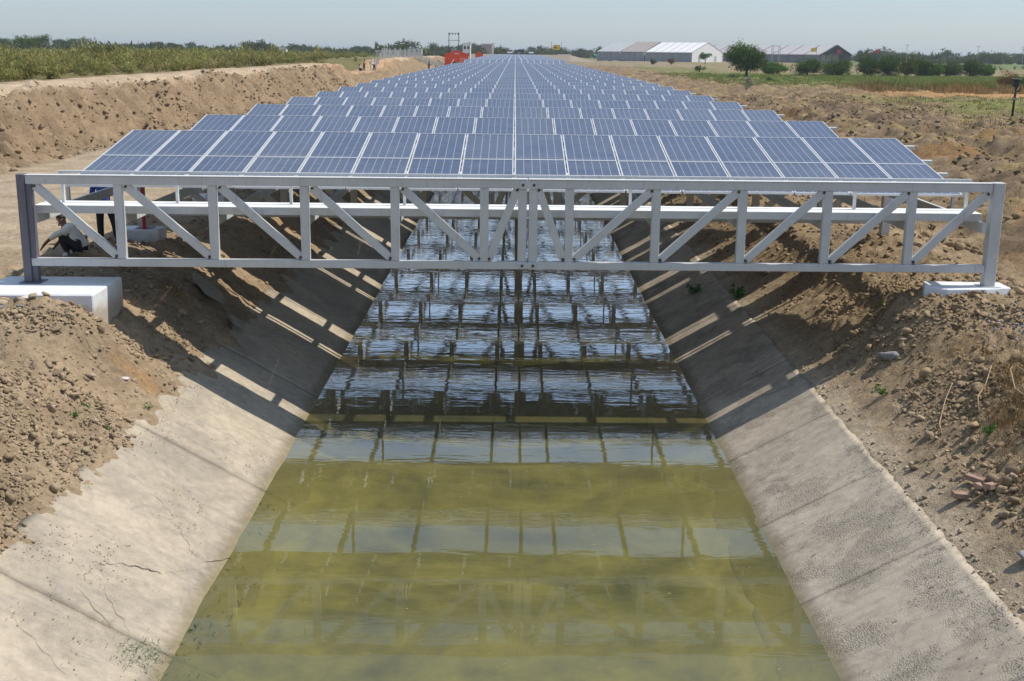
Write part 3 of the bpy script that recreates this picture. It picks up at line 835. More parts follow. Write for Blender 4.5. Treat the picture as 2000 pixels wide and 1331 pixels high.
def join_parts(parts):
    V = []; F = []; T = []; o = 0
    for v, f, t in parts: V.append(v); F.append(f + o); T.append(t); o += len(v)
    return np.concatenate(V), np.concatenate(F), np.concatenate(T)
def clod_field(name, label, areas, seed):
    r = np.random.default_rng(seed); parts = []
    for (x0, x1, y0, y1, n, s0, s1, pw, hi, dens) in areas:
        x = r.uniform(x0, x1, n); y = r.uniform(y0, y1, n)
        k = dens(x, y); keep = r.random(n) < k; x = x[keep]; y = y[keep]; n = len(x)
        sz = s0 + (s1 - s0) * r.random(n) ** pw
        t = tone_at(x, y) * (r.uniform(0.70, 1.18, (n, 1)) + 0.25 * fbm(x * 0.9, y * 0.9, 2, 0.5, 57.0)[:, None]).clip(0.62, 1.30) * r.uniform(0.96, 1.04, (n, 3))
        parts.append(scatter_lumps(x, y, sz, r, LV2 if hi else LV1, (ICO2 if hi else ICO1)[1], t))
    V, F, T = join_parts(parts)
    return tag(new_obj(name, fast_mesh(name, V, F, 3, T), 'clod'), label, kind='stuff')
dl = lambda x, y: np.clip(0.08 + 2.6 * np.clip(fbm(x * 0.75, y * 0.75, 3, 0.5, 50.0) + 0.12, 0, 1) + 0.25 * (y < 17), 0.04, 1) * sst(5.55, 5.9, np.abs(x) + 0.25 * fbm(x * 1.2, y * 1.2, 2, 0.5, 51.0)) * (1 - 0.8 * sst(18.6, 19.4, y) * (x < -7.0) * (1 - sst(20.5, 21, y)))
clod_field('soil_clods', 'crumbly tan soil clods strewn over the left bank', [
    (-9.2, -5.5, 8.0, 24.0, 36000, 0.012, 0.055, 2.2, False, dl),
    (-9.2, -5.6, 8.0, 23.0, 3200, 0.04, 0.12, 3.0, True, dl),
], 3)
dr = lambda x, y: np.clip(0.12 + 2.4 * np.clip(fbm(x * 0.6, y * 0.6, 3, 0.5, 53.0) + 0.16, 0, 1), 0.05, 1) * (0.10 + 0.9 * sst(5.8, 6.5, x) + 0.5 * (1 - sst(5.4, 5.6, x)))
clod_field('soil_rubble', 'dark brown rubble and clods strewn over the right bank', [
    (5.35, 9.8, 9.0, 24.0, 32000, 0.012, 0.06, 2.2, False, dr),
    (5.6, 9.8, 9.0, 23.0, 3200, 0.04, 0.14, 3.0, True, dr),
], 4)
clod_field('bank_clods', 'earth clods on the cut slope and rough ground far along both banks', [
    (-20.8, -17.0, 38, 135, 12000, 0.04, 0.20, 3.0, False, lambda x, y: np.clip(0.4 + fbm(x * 0.4, y * 0.4, 3, 0.5, 54.0), 0, 1)),
    (9.5, 36, 24, 120, 26000, 0.04, 0.26, 3.0, False, lambda x, y: np.clip(0.25 + 1.3 * fbm(x * 0.35, y * 0.22, 3, 0.5, 55.0), 0.05, 1)),
    (-9.5, -5.6, 23, 45, 2500, 0.02, 0.10, 2.5, False, lambda x, y: 0.6 + 0 * x),
    (5.6, 9.5, 23, 50, 3500, 0.02, 0.12, 2.5, False, lambda x, y: 0.7 + 0 * x),
], 5)
def crumbs(name, label, side, n, seed, xa, xb, thr):
    r = np.random.default_rng(seed); x = side * r.uniform(xa, xb, n); y = r.uniform(10.0, 21.0, n)
    k = r.random(n) < np.clip(2.6 * (fbm(x * 1.1, y * 0.8, 3, 0.55, 58.0 + side) - thr) + 0.75 * sst(xb - 0.35, xb, np.abs(x)), 0.008, 1)
    x = x[k]; y = y[k]; n = len(x)
    t = np.array([[0.42, 0.345, 0.25]]) * r.uniform(0.8, 1.15, (n, 1))
    P = scatter_lumps(x, y, 0.004 + 0.016 * r.random(n) ** 3, r, LV1, ICO1[1], t, 0.2, 0.5, lining_z(x) + 0.012)
    return tag(new_obj(name, fast_mesh(name, P[0], P[1], 3, P[2]), 'clod'), label, kind='stuff')
crumbs('lining_crumbs', 'dried mud crumbs on the left concrete lining', -1, 9000, 8, 4.0, 5.6, 0.10)
crumbs('lining_crumbs', 'dark grit on the right concrete lining', 1, 8000, 9, 3.9, 5.34, 0.16)
gx = rng.normal(8.55, 0.33, 520); gy_ = rng.normal(19.1, 0.42, 520)
gv = scatter_lumps(gx, gy_, 0.012 + 0.035 * rng.random(520) ** 1.5, rng, LV1, ICO1[1], np.array([[0.27, 0.27, 0.30]]) * rng.uniform(0.6, 1.5, (520, 1)), 0.1, 0.9)
tag(new_obj('gravel_heap', fast_mesh('gravel_heap', *gv[:2], 3, gv[2]), 'clod'), 'patch of blue grey gravel on the right bank below the pad', kind='stuff')

# single stones, bricks, broken slabs
def stone(name, loc, size, mat, seed, label, cat='rock', group=None, squash=(1, 1, 0.75), rz=0.0):
    v = lump_variant(ICO2, seed, 0.10) * np.array(squash) * size
    me = fast_mesh(name, v, ICO2[1], 3)
    z = float(height(np.array(loc[0]), np.array(loc[1]))) + size * squash[2] * 0.35
    return tag(new_obj(name, me, mat, None, (loc[0], loc[1], z), (0, 0, rz)), label, cat, group)
G = 'loose stones on the left bank'
stone('stone', (-8.02, 18.98), 0.15, 'rock', 1, 'large round tan stone in the pile at the left edge', group=G)
stone('stone', (-7.80, 19.02), 0.13, 'rock', 2, 'round tan stone on the right of the large pile stone', group=G)
stone('stone', (-8.28, 18.95), 0.14, 'rock', 3, 'tan stone at the very left edge of the picture', group=G)
stone('stone', (-8.10, 19.32), 0.13, 'litter', 4, 'pale flat stone behind the large pile stone', group=G, squash=(1.3, 0.8, 0.5))
stone('stone', (-7.88, 18.66), 0.10, 'rock_grey', 5, 'pale grey chip lying in front of the stone pile', group=G, squash=(1.2, 0.8, 0.5))
stone('stone', (-8.20, 18.62), 0.10, 'rock_grey', 6, 'blue grey chip at the left edge below the stone pile', group=G, squash=(1.2, 0.8, 0.5))
stone('stone', (-7.42, 19.6), 0.15, 'rock', 7, 'flat tan stone just in front of the white block', group=G, squash=(1.3, 1, 0.5))
stone('stone', (-6.55, 17.9), 0.12, 'rock', 8, 'lone tan stone in the middle of the left bank', group=G, squash=(1.3, 1, 0.6))
stone('stone', (-6.20, 18.35), 0.09, 'litter', 9, 'white broken tile piece on the left bank slope', group=G, squash=(1.0, 0.9, 0.4))
stone('stone', (-6.08, 18.50), 0.10, 'rock', 12, 'upright tan stone beside the white tile piece', group=G, squash=(0.6, 0.8, 0.8))
G = 'loose stones on the right bank'
stone('stone', (6.45, 19.75), 0.22, 'rock_grey', 10, 'blue grey boulder half in shade on the right bank', group=G, squash=(1.2, 0.9, 0.6))
stone('stone', (8.95, 18.3), 0.20, 'rock', 11, 'brown boulder at the right edge below the gravel', group=G)
stone('stone', (6.05, 13.6), 0.13, 'rock', 13, 'dark clod lump on the right bank nearer than the bricks', group=G)
stone('stone', (5.85, 12.5), 0.13, 'rock_grey', 14, 'dark lump beside the lining edge at the lower right', group=G)
def brick_mesh():
    b_ = MB(); b_.box(-0.115, 0.115, -0.055, 0.055, 0, 0.075)
    me = b_.mesh('brick', 0.006)
    bm = bmesh.new(); bm.from_mesh(me)
    top = max(bm.faces, key=lambda f: f.calc_center_median().z)
    r_ = bmesh.ops.inset_region(bm, faces=[top], thickness=0.028)
    bmesh.ops.translate(bm, verts=top.verts, vec=(0, 0, -0.014))
    bm.to_mesh(me); bm.free(); return me
bkm = brick_mesh()
for (x, y, rz, tx, lab, dz) in [(5.79, 14.42, 0.08, 0.05, 'reddish brick on the left of the small brick heap', 0.03), (6.05, 14.66, -0.75, 0.10, 'brick with a hollow top at the back of the heap', 0.05),
                            (6.12, 14.28, 0.55, -0.12, 'tilted hollow topped brick in front of the heap', 0.05)]:
    z = float(height(np.array(x), np.array(y))) + dz
    tag(new_obj('brick', bkm, 'brick', None, (x, y, z), (tx, 0.10, rz)), lab, 'brick', 'bricks dumped on the right bank')
hb = MB(); hb.add([(-.06, -.05, 0), (.05, -.05, 0), (.06, .04, 0), (-.05, .05, 0), (-.05, -.04, .07), (.03, -.045, .05), (.045, .03, .075), (-.045, .045, .06)], [(4, 5, 6, 7), (0, 1, 5, 4), (1, 2, 6, 5), (2, 3, 7, 6), (3, 0, 4, 7), (3, 2, 1, 0)])
hbm = hb.mesh('brick', 0.006)
for (x, y, rz, lab) in [(6.0, 14.42, 0.4, 'broken brick half wedged between the other bricks'), (6.34, 14.22, 1.2, 'broken brick piece on the right of the heap')]:
    tag(new_obj('brick', hbm, 'brick', None, (x, y, float(height(np.array(x), np.array(y))) + 0.03), (0.1, 0.1, rz)), lab, 'brick', 'bricks dumped on the right bank')
def broken_slab(loc, pts, th, rot, label):
    b_ = MB(); n = len(pts)
    b_.add([(x, y, 0) for x, y in pts] + [(x, y, th) for x, y in pts], [tuple(reversed(range(n))), tuple(range(n, 2 * n))] + [(i, (i + 1) % n, n + (i + 1) % n, n + i) for i in range(n)])
    o = b_.build('broken_slab', 'slab_mud', None, loc, rot, bevel=0.006)
    return tag(o, label, 'concrete slab', 'broken slabs on the left bank')
broken_slab((-6.45, 24.6, -0.72), [(-0.45, 0.5), (-0.35, 0.1), (0.1, -0.45), (0.55, -0.5), (0.35, 0.05), (-0.05, 0.35)], 0.05, (0, 0.50, 0.0), 'large broken concrete slab lying in the shade under the truss')
broken_slab((-5.72, 23.9, -1.28), [(-0.25, 0.2), (0.0, -0.2), (0.3, -0.25), (0.2, 0.1)], 0.05, (0, 0.5, 0.0), 'small broken slab piece below the large one in shade')

# ------------------------------------------------------------------ plants
def leaves(centers, normals_r, size, asp, r, tone, up=0.0):
    """random leaf quads round the given centres"""
    n = len(centers)
    a = r.normal(size=(n, 3)); a[:, 2] += up; a /= np.linalg.norm(a, axis=1)[:, None]
    b_ = r.normal(size=(n, 3)); b_ -= (b_ * a).sum(1)[:, None] * a; b_ /= np.linalg.norm(b_, axis=1)[:, None]
    s = size[:, None]
    P = np.stack([centers - a * s * 0.5, centers + b_ * s * asp * 0.5, centers + a * s * 0.5, centers - b_ * s * asp * 0.5], 1)
    F = np.arange(n * 4).reshape(n, 4)
    return P.reshape(-1, 3), F, np.repeat(tone, 4, 0)
def crown_mesh(name, seed, rx, rz_, n_cl, n_leaf, lsize, cr, lobes=6, drop=0.25, low=False):
    r = np.random.default_rng(seed)
    lc = []; 
    for i in range(lobes):
        d = r.normal(size=3); d[2] = (abs(d[2]) * 0.9 - 0.25) if not low else d[2] * 0.9; d /= np.linalg.norm(d)
        lc.append(d * r.uniform(0.34, 0.66) * np.array([rx, rx, rz_]))
    lc = np.array(lc); lr = r.uniform(0.42, 0.66, lobes)
    li = r.integers(0, lobes, n_cl)
    d = r.normal(size=(n_cl, 3)); d /= np.linalg.norm(d, axis=1)[:, None]
    rad = r.random(n_cl) ** 0.42
    cc = lc[li] + d * (rad * lr[li])[:, None] * np.array([rx, rx, rz_])
    zl = rz_ * (0.98 if low else 0.75); cc[:, 2] = np.where(cc[:, 2] < -zl, -zl + r.random(n_cl) * 0.1 * rz_, cc[:, 2])
    ci = np.repeat(np.arange(n_cl), n_leaf)
    P = cc[ci] + r.normal(size=(len(ci), 3)) * cr * np.array([1, 1, 0.8])
    ctone = r.uniform(0.1, 0.8, n_cl)
    t = np.clip(ctone[ci] + r.uniform(-0.25, 0.25, len(ci)), 0, 1)
    V, F, T = leaves(P, None, lsize * r.uniform(0.6, 1.3, len(ci)), 0.55, r, np.repeat(t[:, None], 3, 1), -0.3)
    return fast_mesh(name, V, F, 4, T)
def trunk_mesh(name, h, r0, seed, limbs, spread):
    r = random.Random(seed); b_ = MB()
    pts = [(0, 0, -0.3)]; x = y = 0
    for i in range(1, 5):
        x += r.uniform(-.05, .05) * h; y += r.uniform(-.05, .05) * h; pts.append((x, y, h * i / 4))
    b_.tube(pts, [r0 * 1.3, r0, r0 * 0.85, r0 * 0.75, r0 * 0.6], 7)
    for i in range(limbs):
        a = 2 * math.pi * (i + r.random() * 0.6) / limbs
        p0 = Vector(pts[2 + i % 3]); e = p0 + Vector((math.cos(a) * spread * r.uniform(.6, 1), math.sin(a) * spread * r.uniform(.6, 1), spread * r.uniform(0.5, 1.1)))
        mid = (p0 + e) / 2 + Vector((0, 0, -0.08 * spread))
        b_.tube([p0, mid, e], [r0 * 0.55, r0 * 0.38, r0 * 0.14], 5)
    return b_.mesh(name, smooth=True)
def tree(name, x, y, h, rx, rz_, leaf, seed, label, cat, group=None, n_cl=160, n_leaf=26, ls=None, trunk_h=None, lobes=7, zbase=None, r0=None):
    z = float(height(np.array(x), np.array(y))) if zbase is None else zbase
    root = empty(name, (x, y, z))
    ls = ls or rx * 0.085
    th = trunk_h if trunk_h is not None else max(0.15, h - 2 * rz_ * 0.95)
    new_obj('crown', crown_mesh('crown', seed, rx, rz_, n_cl, n_leaf, ls, rx * 0.085, lobes, low=(name == 'bush' or lobes >= 12)), leaf, root, (0, 0, h - rz_ * 1.0))
    new_obj('trunk', trunk_mesh('trunk', th + rz_ * 0.5, r0 or max(0.05, rx * 0.055), seed, 5, rx * 0.5), 'bark', root)
    return tag(root, label, cat, group)
tree('tree', 40.7, 214.3, 6.2, 4.1, 2.85, 'leaf_dark', 21, 'big round dark green tree standing alone left of the bushes', 'tree', None, 640, 26, 0.27, 1.5, 12, r0=0.26)
B = 'bushes along the edge of the green field'
for i, (x, y, h, rx, mat_, lab) in enumerate([
    (52.5, 248.5, 2.7, 2.2, 'leaf_bright', 'bright green bush just right of the big tree'),
    (57.7, 241.3, 3.3, 2.3, 'leaf_dark', 'dark bush in front of the left end of the long hall'),
    (63.2, 239.5, 3.2, 2.7, 'leaf_dark', 'wide dark bush below the open porch'),
    (70.0, 243.2, 4.1, 1.9, 'leaf_dark', 'dark rounded bush just right of the porch'),
    (73.2, 239.9, 4.4, 2.0, 'leaf_dark', 'taller dark bush touching the one beside the porch'),
    (81.8, 244.8, 3.5, 1.7, 'leaf_dark', 'dark bush right of the thin olive tree'),
    (85.3, 250.0, 2.9, 1.6, 'leaf_bright', 'yellow green bush between two darker ones'),
    (89.7, 254.0, 3.4, 2.4, 'leaf_dark', 'broad dark bush near the right end of the hedge'),
    (94.2, 251.2, 3.3, 1.9, 'leaf_dark', 'dark bush second from the right end of the hedge'),
    (99.8, 259.6, 2.3, 1.7, 'leaf_bright', 'low bright bush at the right end of the hedge'),
    (78.2, 243.0, 3.1, 1.5, 'leaf_dark', 'dark bush behind the thin olive tree')]):
    tree('bush', x, y, h, rx * 1.35, h * 0.56, mat_, 60 + i, lab, 'bush', B, 420, 24, 0.22, 0.3, 14)
tree('tree', 56.3, 175.9, 4.9, 1.35, 2.1, 'leaf_olive', 31, 'thin see-through olive green tree rising from tall grass', 'tree', None, 150, 16, 0.12, 1.2, 6, r0=0.05)
tree('bush', 62.6, 155.3, 2.6, 1.6, 1.35, 'leaf_rust', 32, 'rust brown bush at the right edge beyond the black post', 'bush', None, 200, 22, 0.12, 0.2, 6)
tree('bush', 64.2, 154.0, 2.3, 1.3, 1.15, 'leaf_bright', 33, 'green bush growing out of the rust brown bush', 'bush', None, 140, 22, 0.12, 0.2, 5)
tree('bush', 26.4, 138.7, 1.75, 0.75, 0.85, 'leaf_pale', 34, 'pale whitish shrub below the big round tree', 'bush', None, 150, 16, 0.09, 0.2, 5)
tree('tree', 69.6, 448.6, 4.3, 2.4, 1.7, 'leaf_bright', 35, 'small green tree in front of the white tent', 'tree', None, 120, 18, 0.35, 1.5, 6)
tree('bush', 41.9, 277.7, 1.6, 1.35, 0.85, 'leaf_dark', 36, 'low dark bush left of the big tree', 'bush', None, 120, 18, 0.16, 0.2, 5)
tree('bush', 45.9, 409.7, 2.3, 1.6, 1.1, 'leaf_olive', 37, 'olive bush left of the white tent corner', 'bush', None, 90, 16, 0.26, 0.2, 5)
tree('bush', 53.2, 416.7, 2.5, 1.6, 1.2, 'leaf_rust', 38, 'brownish bush in front of the white tent wall', 'bush', None, 90, 16, 0.26, 0.2, 5)
tree('bush', 39.6, 188.8, 0.9, 1.0, 0.45, 'leaf_dark', 39, 'very low dark bush on the grass right of the big tree', 'bush', None, 70, 16, 0.13, 0.1, 5)
# left middle distance
for i, (x, y, h, rx, mat_, lab) in enumerate([
    (-140.3, 350, 5.4, 4.2, 'leaf_dark', 'dark green tree near the left edge above the scrub'),
    (-144.5, 372, 6.0, 5.5, 'leaf_far', 'paler wide tree behind the dark one near the left edge'),
    (-110.0, 420, 3.4, 4.4, 'leaf_bright', 'bright green bushy tree left of centre above the scrub'),
    (-87.0, 380, 2.6, 2.2, 'leaf_dark', 'small round dark tree on the left field'),
    (-124.2, 450, 5.2, 3.0, 'leaf_far', 'tall grey green tree on the left skyline'),
    (-46.6, 500, 6.0, 3.4, 'leaf_dark', 'dark leafy tree behind the wire mesh fence')]):
    tree('tree', x, y, h, rx, h * 0.5, mat_, 80 + i, lab, 'tree', 'single trees on the left field', 120, 20, 0.045 * h + 0.12, 0.4, 7)
# far treeline: shared crowns
def far_line(n, seed, name_lab, group, fx, fy, hh):
    r = random.Random(seed)
    protos = [(crown_mesh('crown', seed * 10 + i, 1.0, 0.62, 60, 14, 0.16, 0.11, 6), trunk_mesh('trunk', 0.75, 0.06, seed + i, 3, 0.4)) for i in range(5)]
    for cm, tm in protos: cm.materials.append(MAT['leaf_far']); tm.materials.append(MAT['bark'])
    for i in range(n):
        x, y = fx(r, i / n), fy(r)
        h = hh(r); z = float(height(np.array(x), np.array(y)))
        root = empty('tree', (x, y, z), r.uniform(0, 6.28))
        w = h * r.uniform(0.55, 0.95)
        cm, tm = protos[i % 5]
        c = new_obj('crown', cm, None, root, (0, 0, h * 0.48)); c.scale = (w * 1.15, w * 1.15, h * 0.80)
        t = new_obj('trunk', tm, None, root); t.scale = (h * 0.6, h * 0.6, h * 0.75)
        tag(root, name_lab, 'tree', group)
far_line(125, 3, 'hazy grey green tree in the far treeline on the left', 'far treeline on the left', lambda r, t: -420 + 410 * t + r.uniform(-8, 8), lambda r: r.uniform(560, 820), lambda r: r.choice([3.6, 4.5, 5, 5.8, 7.4]) * r.uniform(0.85, 1.1))
far_line(95, 4, 'hazy grey green tree in the far treeline on the right', 'far treeline on the right', lambda r, t: 185 + 320 * t + r.uniform(-8, 8), lambda r: r.uniform(620, 820), lambda r: r.choice([5, 6, 6.8, 7.8, 9]) * r.uniform(0.85, 1.1))
far_line(45, 5, 'hazy small tree on the skyline behind the end of the canal', 'far treeline in the middle', lambda r, t: -40 + 180 * t + r.uniform(-6, 6), lambda r: r.uniform(760, 900), lambda r: r.uniform(4.5, 7.5))
tree('tree', 4.8, 620, 7.3, 4.6, 3.2, 'leaf_dark', 91, 'dark dome shaped tree behind the cars at the end of the canal', 'tree', None, 90, 16, 0.55, 1.5, 6)

# scrub on the left bench: one tangled mass
def shrub_variant(seed, n, ls):
    r = np.random.default_rng(seed)
    ns = 9; an = r.uniform(0, 6.28, ns); le = r.uniform(0.5, 1.0, ns); ti = r.uniform(0.15, 0.95, ns)
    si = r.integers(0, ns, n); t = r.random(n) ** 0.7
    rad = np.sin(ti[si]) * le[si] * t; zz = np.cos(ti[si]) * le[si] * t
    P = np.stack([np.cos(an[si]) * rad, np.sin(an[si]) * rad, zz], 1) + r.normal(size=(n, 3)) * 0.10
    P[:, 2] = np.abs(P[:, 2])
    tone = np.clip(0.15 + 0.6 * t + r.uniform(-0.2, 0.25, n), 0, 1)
    return leaves(P, None, ls * r.uniform(0.6, 1.6, n), 0.22, r, np.repeat(tone[:, None], 3, 1), 1.5)
def scrub(name, label, mat_, areas, seed):
    r = np.random.default_rng(seed); parts = []
    for (x0, x1, y0, y1, n, s0, s1, nl, ls, dens) in areas:
        var = [shrub_variant(seed * 31 + i + nl, nl, ls) for i in range(7)]
        x = r.uniform(x0, x1, n); y = r.uniform(y0, y1, n); k = r.random(n) < dens(x, y); x = x[k]; y = y[k]; n = len(x)
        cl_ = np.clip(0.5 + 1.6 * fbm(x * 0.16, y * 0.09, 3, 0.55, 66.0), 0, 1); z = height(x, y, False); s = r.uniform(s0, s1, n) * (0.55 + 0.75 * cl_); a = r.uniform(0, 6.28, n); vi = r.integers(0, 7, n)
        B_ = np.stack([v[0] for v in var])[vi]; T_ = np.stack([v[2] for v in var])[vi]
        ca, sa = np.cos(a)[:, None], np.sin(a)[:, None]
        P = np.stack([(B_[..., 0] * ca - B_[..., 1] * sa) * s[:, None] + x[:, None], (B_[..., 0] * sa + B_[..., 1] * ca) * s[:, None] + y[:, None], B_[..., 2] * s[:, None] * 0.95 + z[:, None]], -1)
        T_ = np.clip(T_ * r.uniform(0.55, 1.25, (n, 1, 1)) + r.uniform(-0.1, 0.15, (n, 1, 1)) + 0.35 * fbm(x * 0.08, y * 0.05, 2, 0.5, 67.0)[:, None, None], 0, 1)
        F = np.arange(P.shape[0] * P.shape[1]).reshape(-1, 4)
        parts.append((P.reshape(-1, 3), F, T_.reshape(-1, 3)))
    V, F, T = join_parts(parts)
    return tag(new_obj(name, fast_mesh(name, V, F, 4, T), mat_), label, kind='stuff')
sd = lambda x, y: np.clip(0.75 + 1.3 * fbm(x * 0.10, y * 0.06, 3, 0.5, 60.0), 0.12, 1)
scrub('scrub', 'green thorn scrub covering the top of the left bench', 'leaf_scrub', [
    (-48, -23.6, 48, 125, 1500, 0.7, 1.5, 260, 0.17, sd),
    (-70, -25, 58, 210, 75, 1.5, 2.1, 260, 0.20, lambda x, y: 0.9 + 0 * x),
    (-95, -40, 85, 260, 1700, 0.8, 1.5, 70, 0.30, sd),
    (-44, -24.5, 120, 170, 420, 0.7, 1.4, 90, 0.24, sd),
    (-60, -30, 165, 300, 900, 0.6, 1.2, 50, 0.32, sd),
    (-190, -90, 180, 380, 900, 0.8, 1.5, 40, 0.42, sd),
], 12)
scrub('dry_scrub', 'straw brown dry stalks mixed into the left scrub', 'leaf_straw', [
    (-46, -23.4, 50, 125, 420, 0.6, 1.4, 80, 0.15, lambda x, y: 0.8 + 0 * x),
    (-90, -40, 90, 320, 650, 0.6, 1.3, 45, 0.26, lambda x, y: 0.8 + 0 * x),
], 13)
def blades(name, label, mat_, areas, seed):
    r = np.random.default_rng(seed); parts = []
    for (x0, x1, y0, y1, n, nb, h0, h1, w, spread, dens) in areas:
        x = r.uniform(x0, x1, n); y = r.uniform(y0, y1, n); k = r.random(n) < dens(x, y); x = x[k]; y = y[k]; n = len(x)
        xi = np.repeat(x, nb) + r.normal(size=n * nb) * spread * 0.5; yi = np.repeat(y, nb) + r.normal(size=n * nb) * spread * 0.5
        z = height(xi, yi) - 0.01; h = r.uniform(h0, h1, n * nb); a = r.uniform(0, 6.28, n * nb); ln = r.uniform(0.1, 0.7, n * nb) * h
        dx, dy = np.cos(a), np.sin(a)
        b0 = np.stack([xi - dy * w / 2, yi + dx * w / 2, z], 1); b1 = np.stack([xi + dy * w / 2, yi - dx * w / 2, z], 1)
        m0 = np.stack([xi + dx * ln * 0.35 - dy * w * .4, yi + dy * ln * 0.35 + dx * w * .4, z + h * 0.6], 1); m1 = np.stack([xi + dx * ln * 0.35 + dy * w * .4, yi + dy * ln * 0.35 - dx * w * .4, z + h * 0.6], 1)
        t0 = np.stack([xi + dx * ln, yi + dy * ln, z + h * r.uniform(0.75, 1, n * nb)], 1)
        P = np.stack([b0, b1, m1, m0, t0], 1).reshape(-1, 3)
        q = np.arange(n * nb)[:, None] * 5
        F = np.concatenate([q + np.array([[0, 1, 2]]), q + np.array([[0, 2, 3]]), q + np.array([[3, 2, 4]])])
        T = np.repeat(np.clip(r.random((n * nb, 1)), 0, 1), 5, 0).repeat(3, 1)
        parts.append((P, F, T))
    V, F, T = join_parts(parts)
    return tag(new_obj(name, fast_mesh(name, V, F, 3, T), mat_), label, kind='stuff')
one = lambda x, y: 0.9 + 0 * x
pat = lambda x, y: np.clip(0.1 + 1.8 * fbm(x * 0.3, y * 0.2, 3, 0.5, 61.0), 0.02, 1)
pat2 = lambda x, y: np.clip(0.35 + 1.8 * fbm(x * 0.12, y * 0.12, 3, 0.5, 65.0), 0.03, 1) * sst(38, 46, x)
scrub('far_hedge', 'low hazy undergrowth along the foot of the far treeline', 'leaf_far', [
    (-430, 0, 540, 830, 900, 1.6, 4.2, 60, 0.9, lambda x, y: 0.9 + 0 * x), (185, 520, 610, 830, 750, 1.6, 4.2, 60, 0.9, lambda x, y: 0.9 + 0 * x), (-40, 150, 760, 900, 260, 1.6, 4.0, 60, 0.9, lambda x, y: 0.9 + 0 * x),
    (140, 320, 290, 480, 160, 0.8, 2.0, 50, 0.45, lambda x, y: 0.9 + 0 * x)], 44)
blades('tall_dry_grass', 'tall tan grass strip beyond the ploughed soil on the right', 'leaf_dry', [
    (38, 66, 137, 152, 620, 14, 0.4, 1.35, 0.05, 0.8, pat2), (30, 80, 155, 230, 900, 10, 0.15, 0.45, 0.08, 1.0, pat)], 14)
blades('tall_green_grass', 'green reeds standing in the tall tan grass strip', 'leaf_olive', [
    (42, 68, 143, 160, 700, 12, 0.4, 1.35, 0.05, 0.9, pat2), ], 15)
blades('meadow_grass', 'green meadow strip in front of the hedge of bushes', 'leaf_field', [(28, 115, 160, 245, 6500, 12, 0.12, 0.40, 0.08, 1.3, one)], 45)
blades('soil_grass', 'dry straw tufts over the rough soil on the right', 'leaf_straw', [
    (9.5, 36, 24, 115, 7000, 12, 0.05, 0.30, 0.016, 0.40, pat), (20, 44, 100, 150, 900, 10, 0.1, 0.4, 0.04, 0.5, pat)], 16)
blades('field_grass', 'short green grass on the field by the black post', 'leaf_olive', [
    (28, 60, 72, 128, 3600, 10, 0.06, 0.26, 0.035, 0.6, lambda x, y: np.clip(0.5 + 1.2 * fbm(x * 0.2, y * 0.1, 3, 0.5, 62.0), 0.1, 1))], 17)
def near_brush(x, y): return np.clip(-0.1 + 2.0 * fbm(x * 0.9, y * 0.6, 3, 0.5, 63.0) + 0.75 * sst(6.3, 7.2, x) * (1 - sst(16.6, 18.0, y)), 0.0, 1) * sst(5.7, 6.6, x)
blades('dry_brush', 'dead brown weeds and straw on the right bank', 'leaf_dry', [
    (5.7, 9.6, 9.5, 20.5, 900, 12, 0.03, 0.17, 0.007, 0.16, near_brush), (6.4, 9.6, 11, 17.5, 700, 18, 0.08, 0.36, 0.008, 0.24, near_brush)], 18)
blades('rust_brush', 'rust coloured creeping weeds on the right bank', 'leaf_rust', [
    (6.0, 9.6, 9.5, 18.6, 1300, 16, 0.02, 0.13, 0.010, 0.16, near_brush)], 19)
blades('dry_litter', 'thin dry straw strewn over the left bank', 'leaf_straw', [
    (-9.0, -5.7, 10.0, 20.0, 120, 5, 0.01, 0.06, 0.006, 0.12, lambda x, y: np.clip(fbm(x, y, 3, 0.5, 64.0) * 2 + 0.2, 0, 1))], 20)

# little weeds
def weed(x, y, s, label, n=60, z=None, mat_='leaf_weed'):
    r = np.random.default_rng(int(abs(x * 931 + y * 77)))
    zz = float(height(np.array(x), np.array(y))) if z is None else z
    ns = 9; an = r.uniform(0, 6.28, ns); out = r.uniform(0.15, 0.75, ns) * s; up_ = r.uniform(0.35, 0.9, ns) * s
    n *= 2; si = r.integers(0, ns, n); t = r.uniform(0.25, 1.0, n)
    P = np.stack([np.cos(an[si]) * out[si] * t, np.sin(an[si]) * out[si] * t, up_[si] * t], 1) + r.normal(size=(n, 3)) * s * 0.07
    P[:, 2] = np.abs(P[:, 2])
    V, F, T = leaves(P, None, s * 0.20 * r.uniform(0.6, 1.3, n), 0.5, r, np.repeat(r.random((n, 1)), 3, 1), 0.8)
    tip = np.stack([np.cos(an) * out, np.sin(an) * out, up_], 1); w_ = np.stack([-np.sin(an), np.cos(an), 0 * an], 1) * s * 0.012
    sv2 = np.stack([-w_, w_, tip + w_ * 0.5, tip - w_ * 0.5], 1).reshape(-1, 3)
    F = np.concatenate([F, np.arange(ns * 4).reshape(-1, 4) + len(V)]); V = np.concatenate([V, sv2]); T = np.concatenate([T, np.full((ns * 4, 3), 0.4)])
    return tag(new_obj('weed', fast_mesh('weed', V, F, 4, T), mat_, None, (x, y, zz)), label, 'weed', 'small green weeds on the banks')
weed(-6.28, 16.85, 0.13, 'small green weed on the left bank, highest of three')
weed(-6.30, 16.42, 0.14, 'small green weed on the left bank, lowest of three')
weed(-5.92, 16.62, 0.15, 'small green weed on the left bank, nearest the lining')
weed(-7.62, 17.0, 0.12, 'small green weed at the left edge of the picture')
weed(-5.72, 18.0, 0.15, 'thin yellow green weed by the truss shadow on the left', 40)
weed(6.02, 18.6, 0.20, 'leafy green weed on the right bank beside the shadow', 90)
weed(6.55, 15.6, 0.20, 'green tuft above the bricks on the right bank', 70)
weed(8.35, 17.2, 0.22, 'yellow green tuft at the right edge of the picture', 70, None, 'leaf_olive')
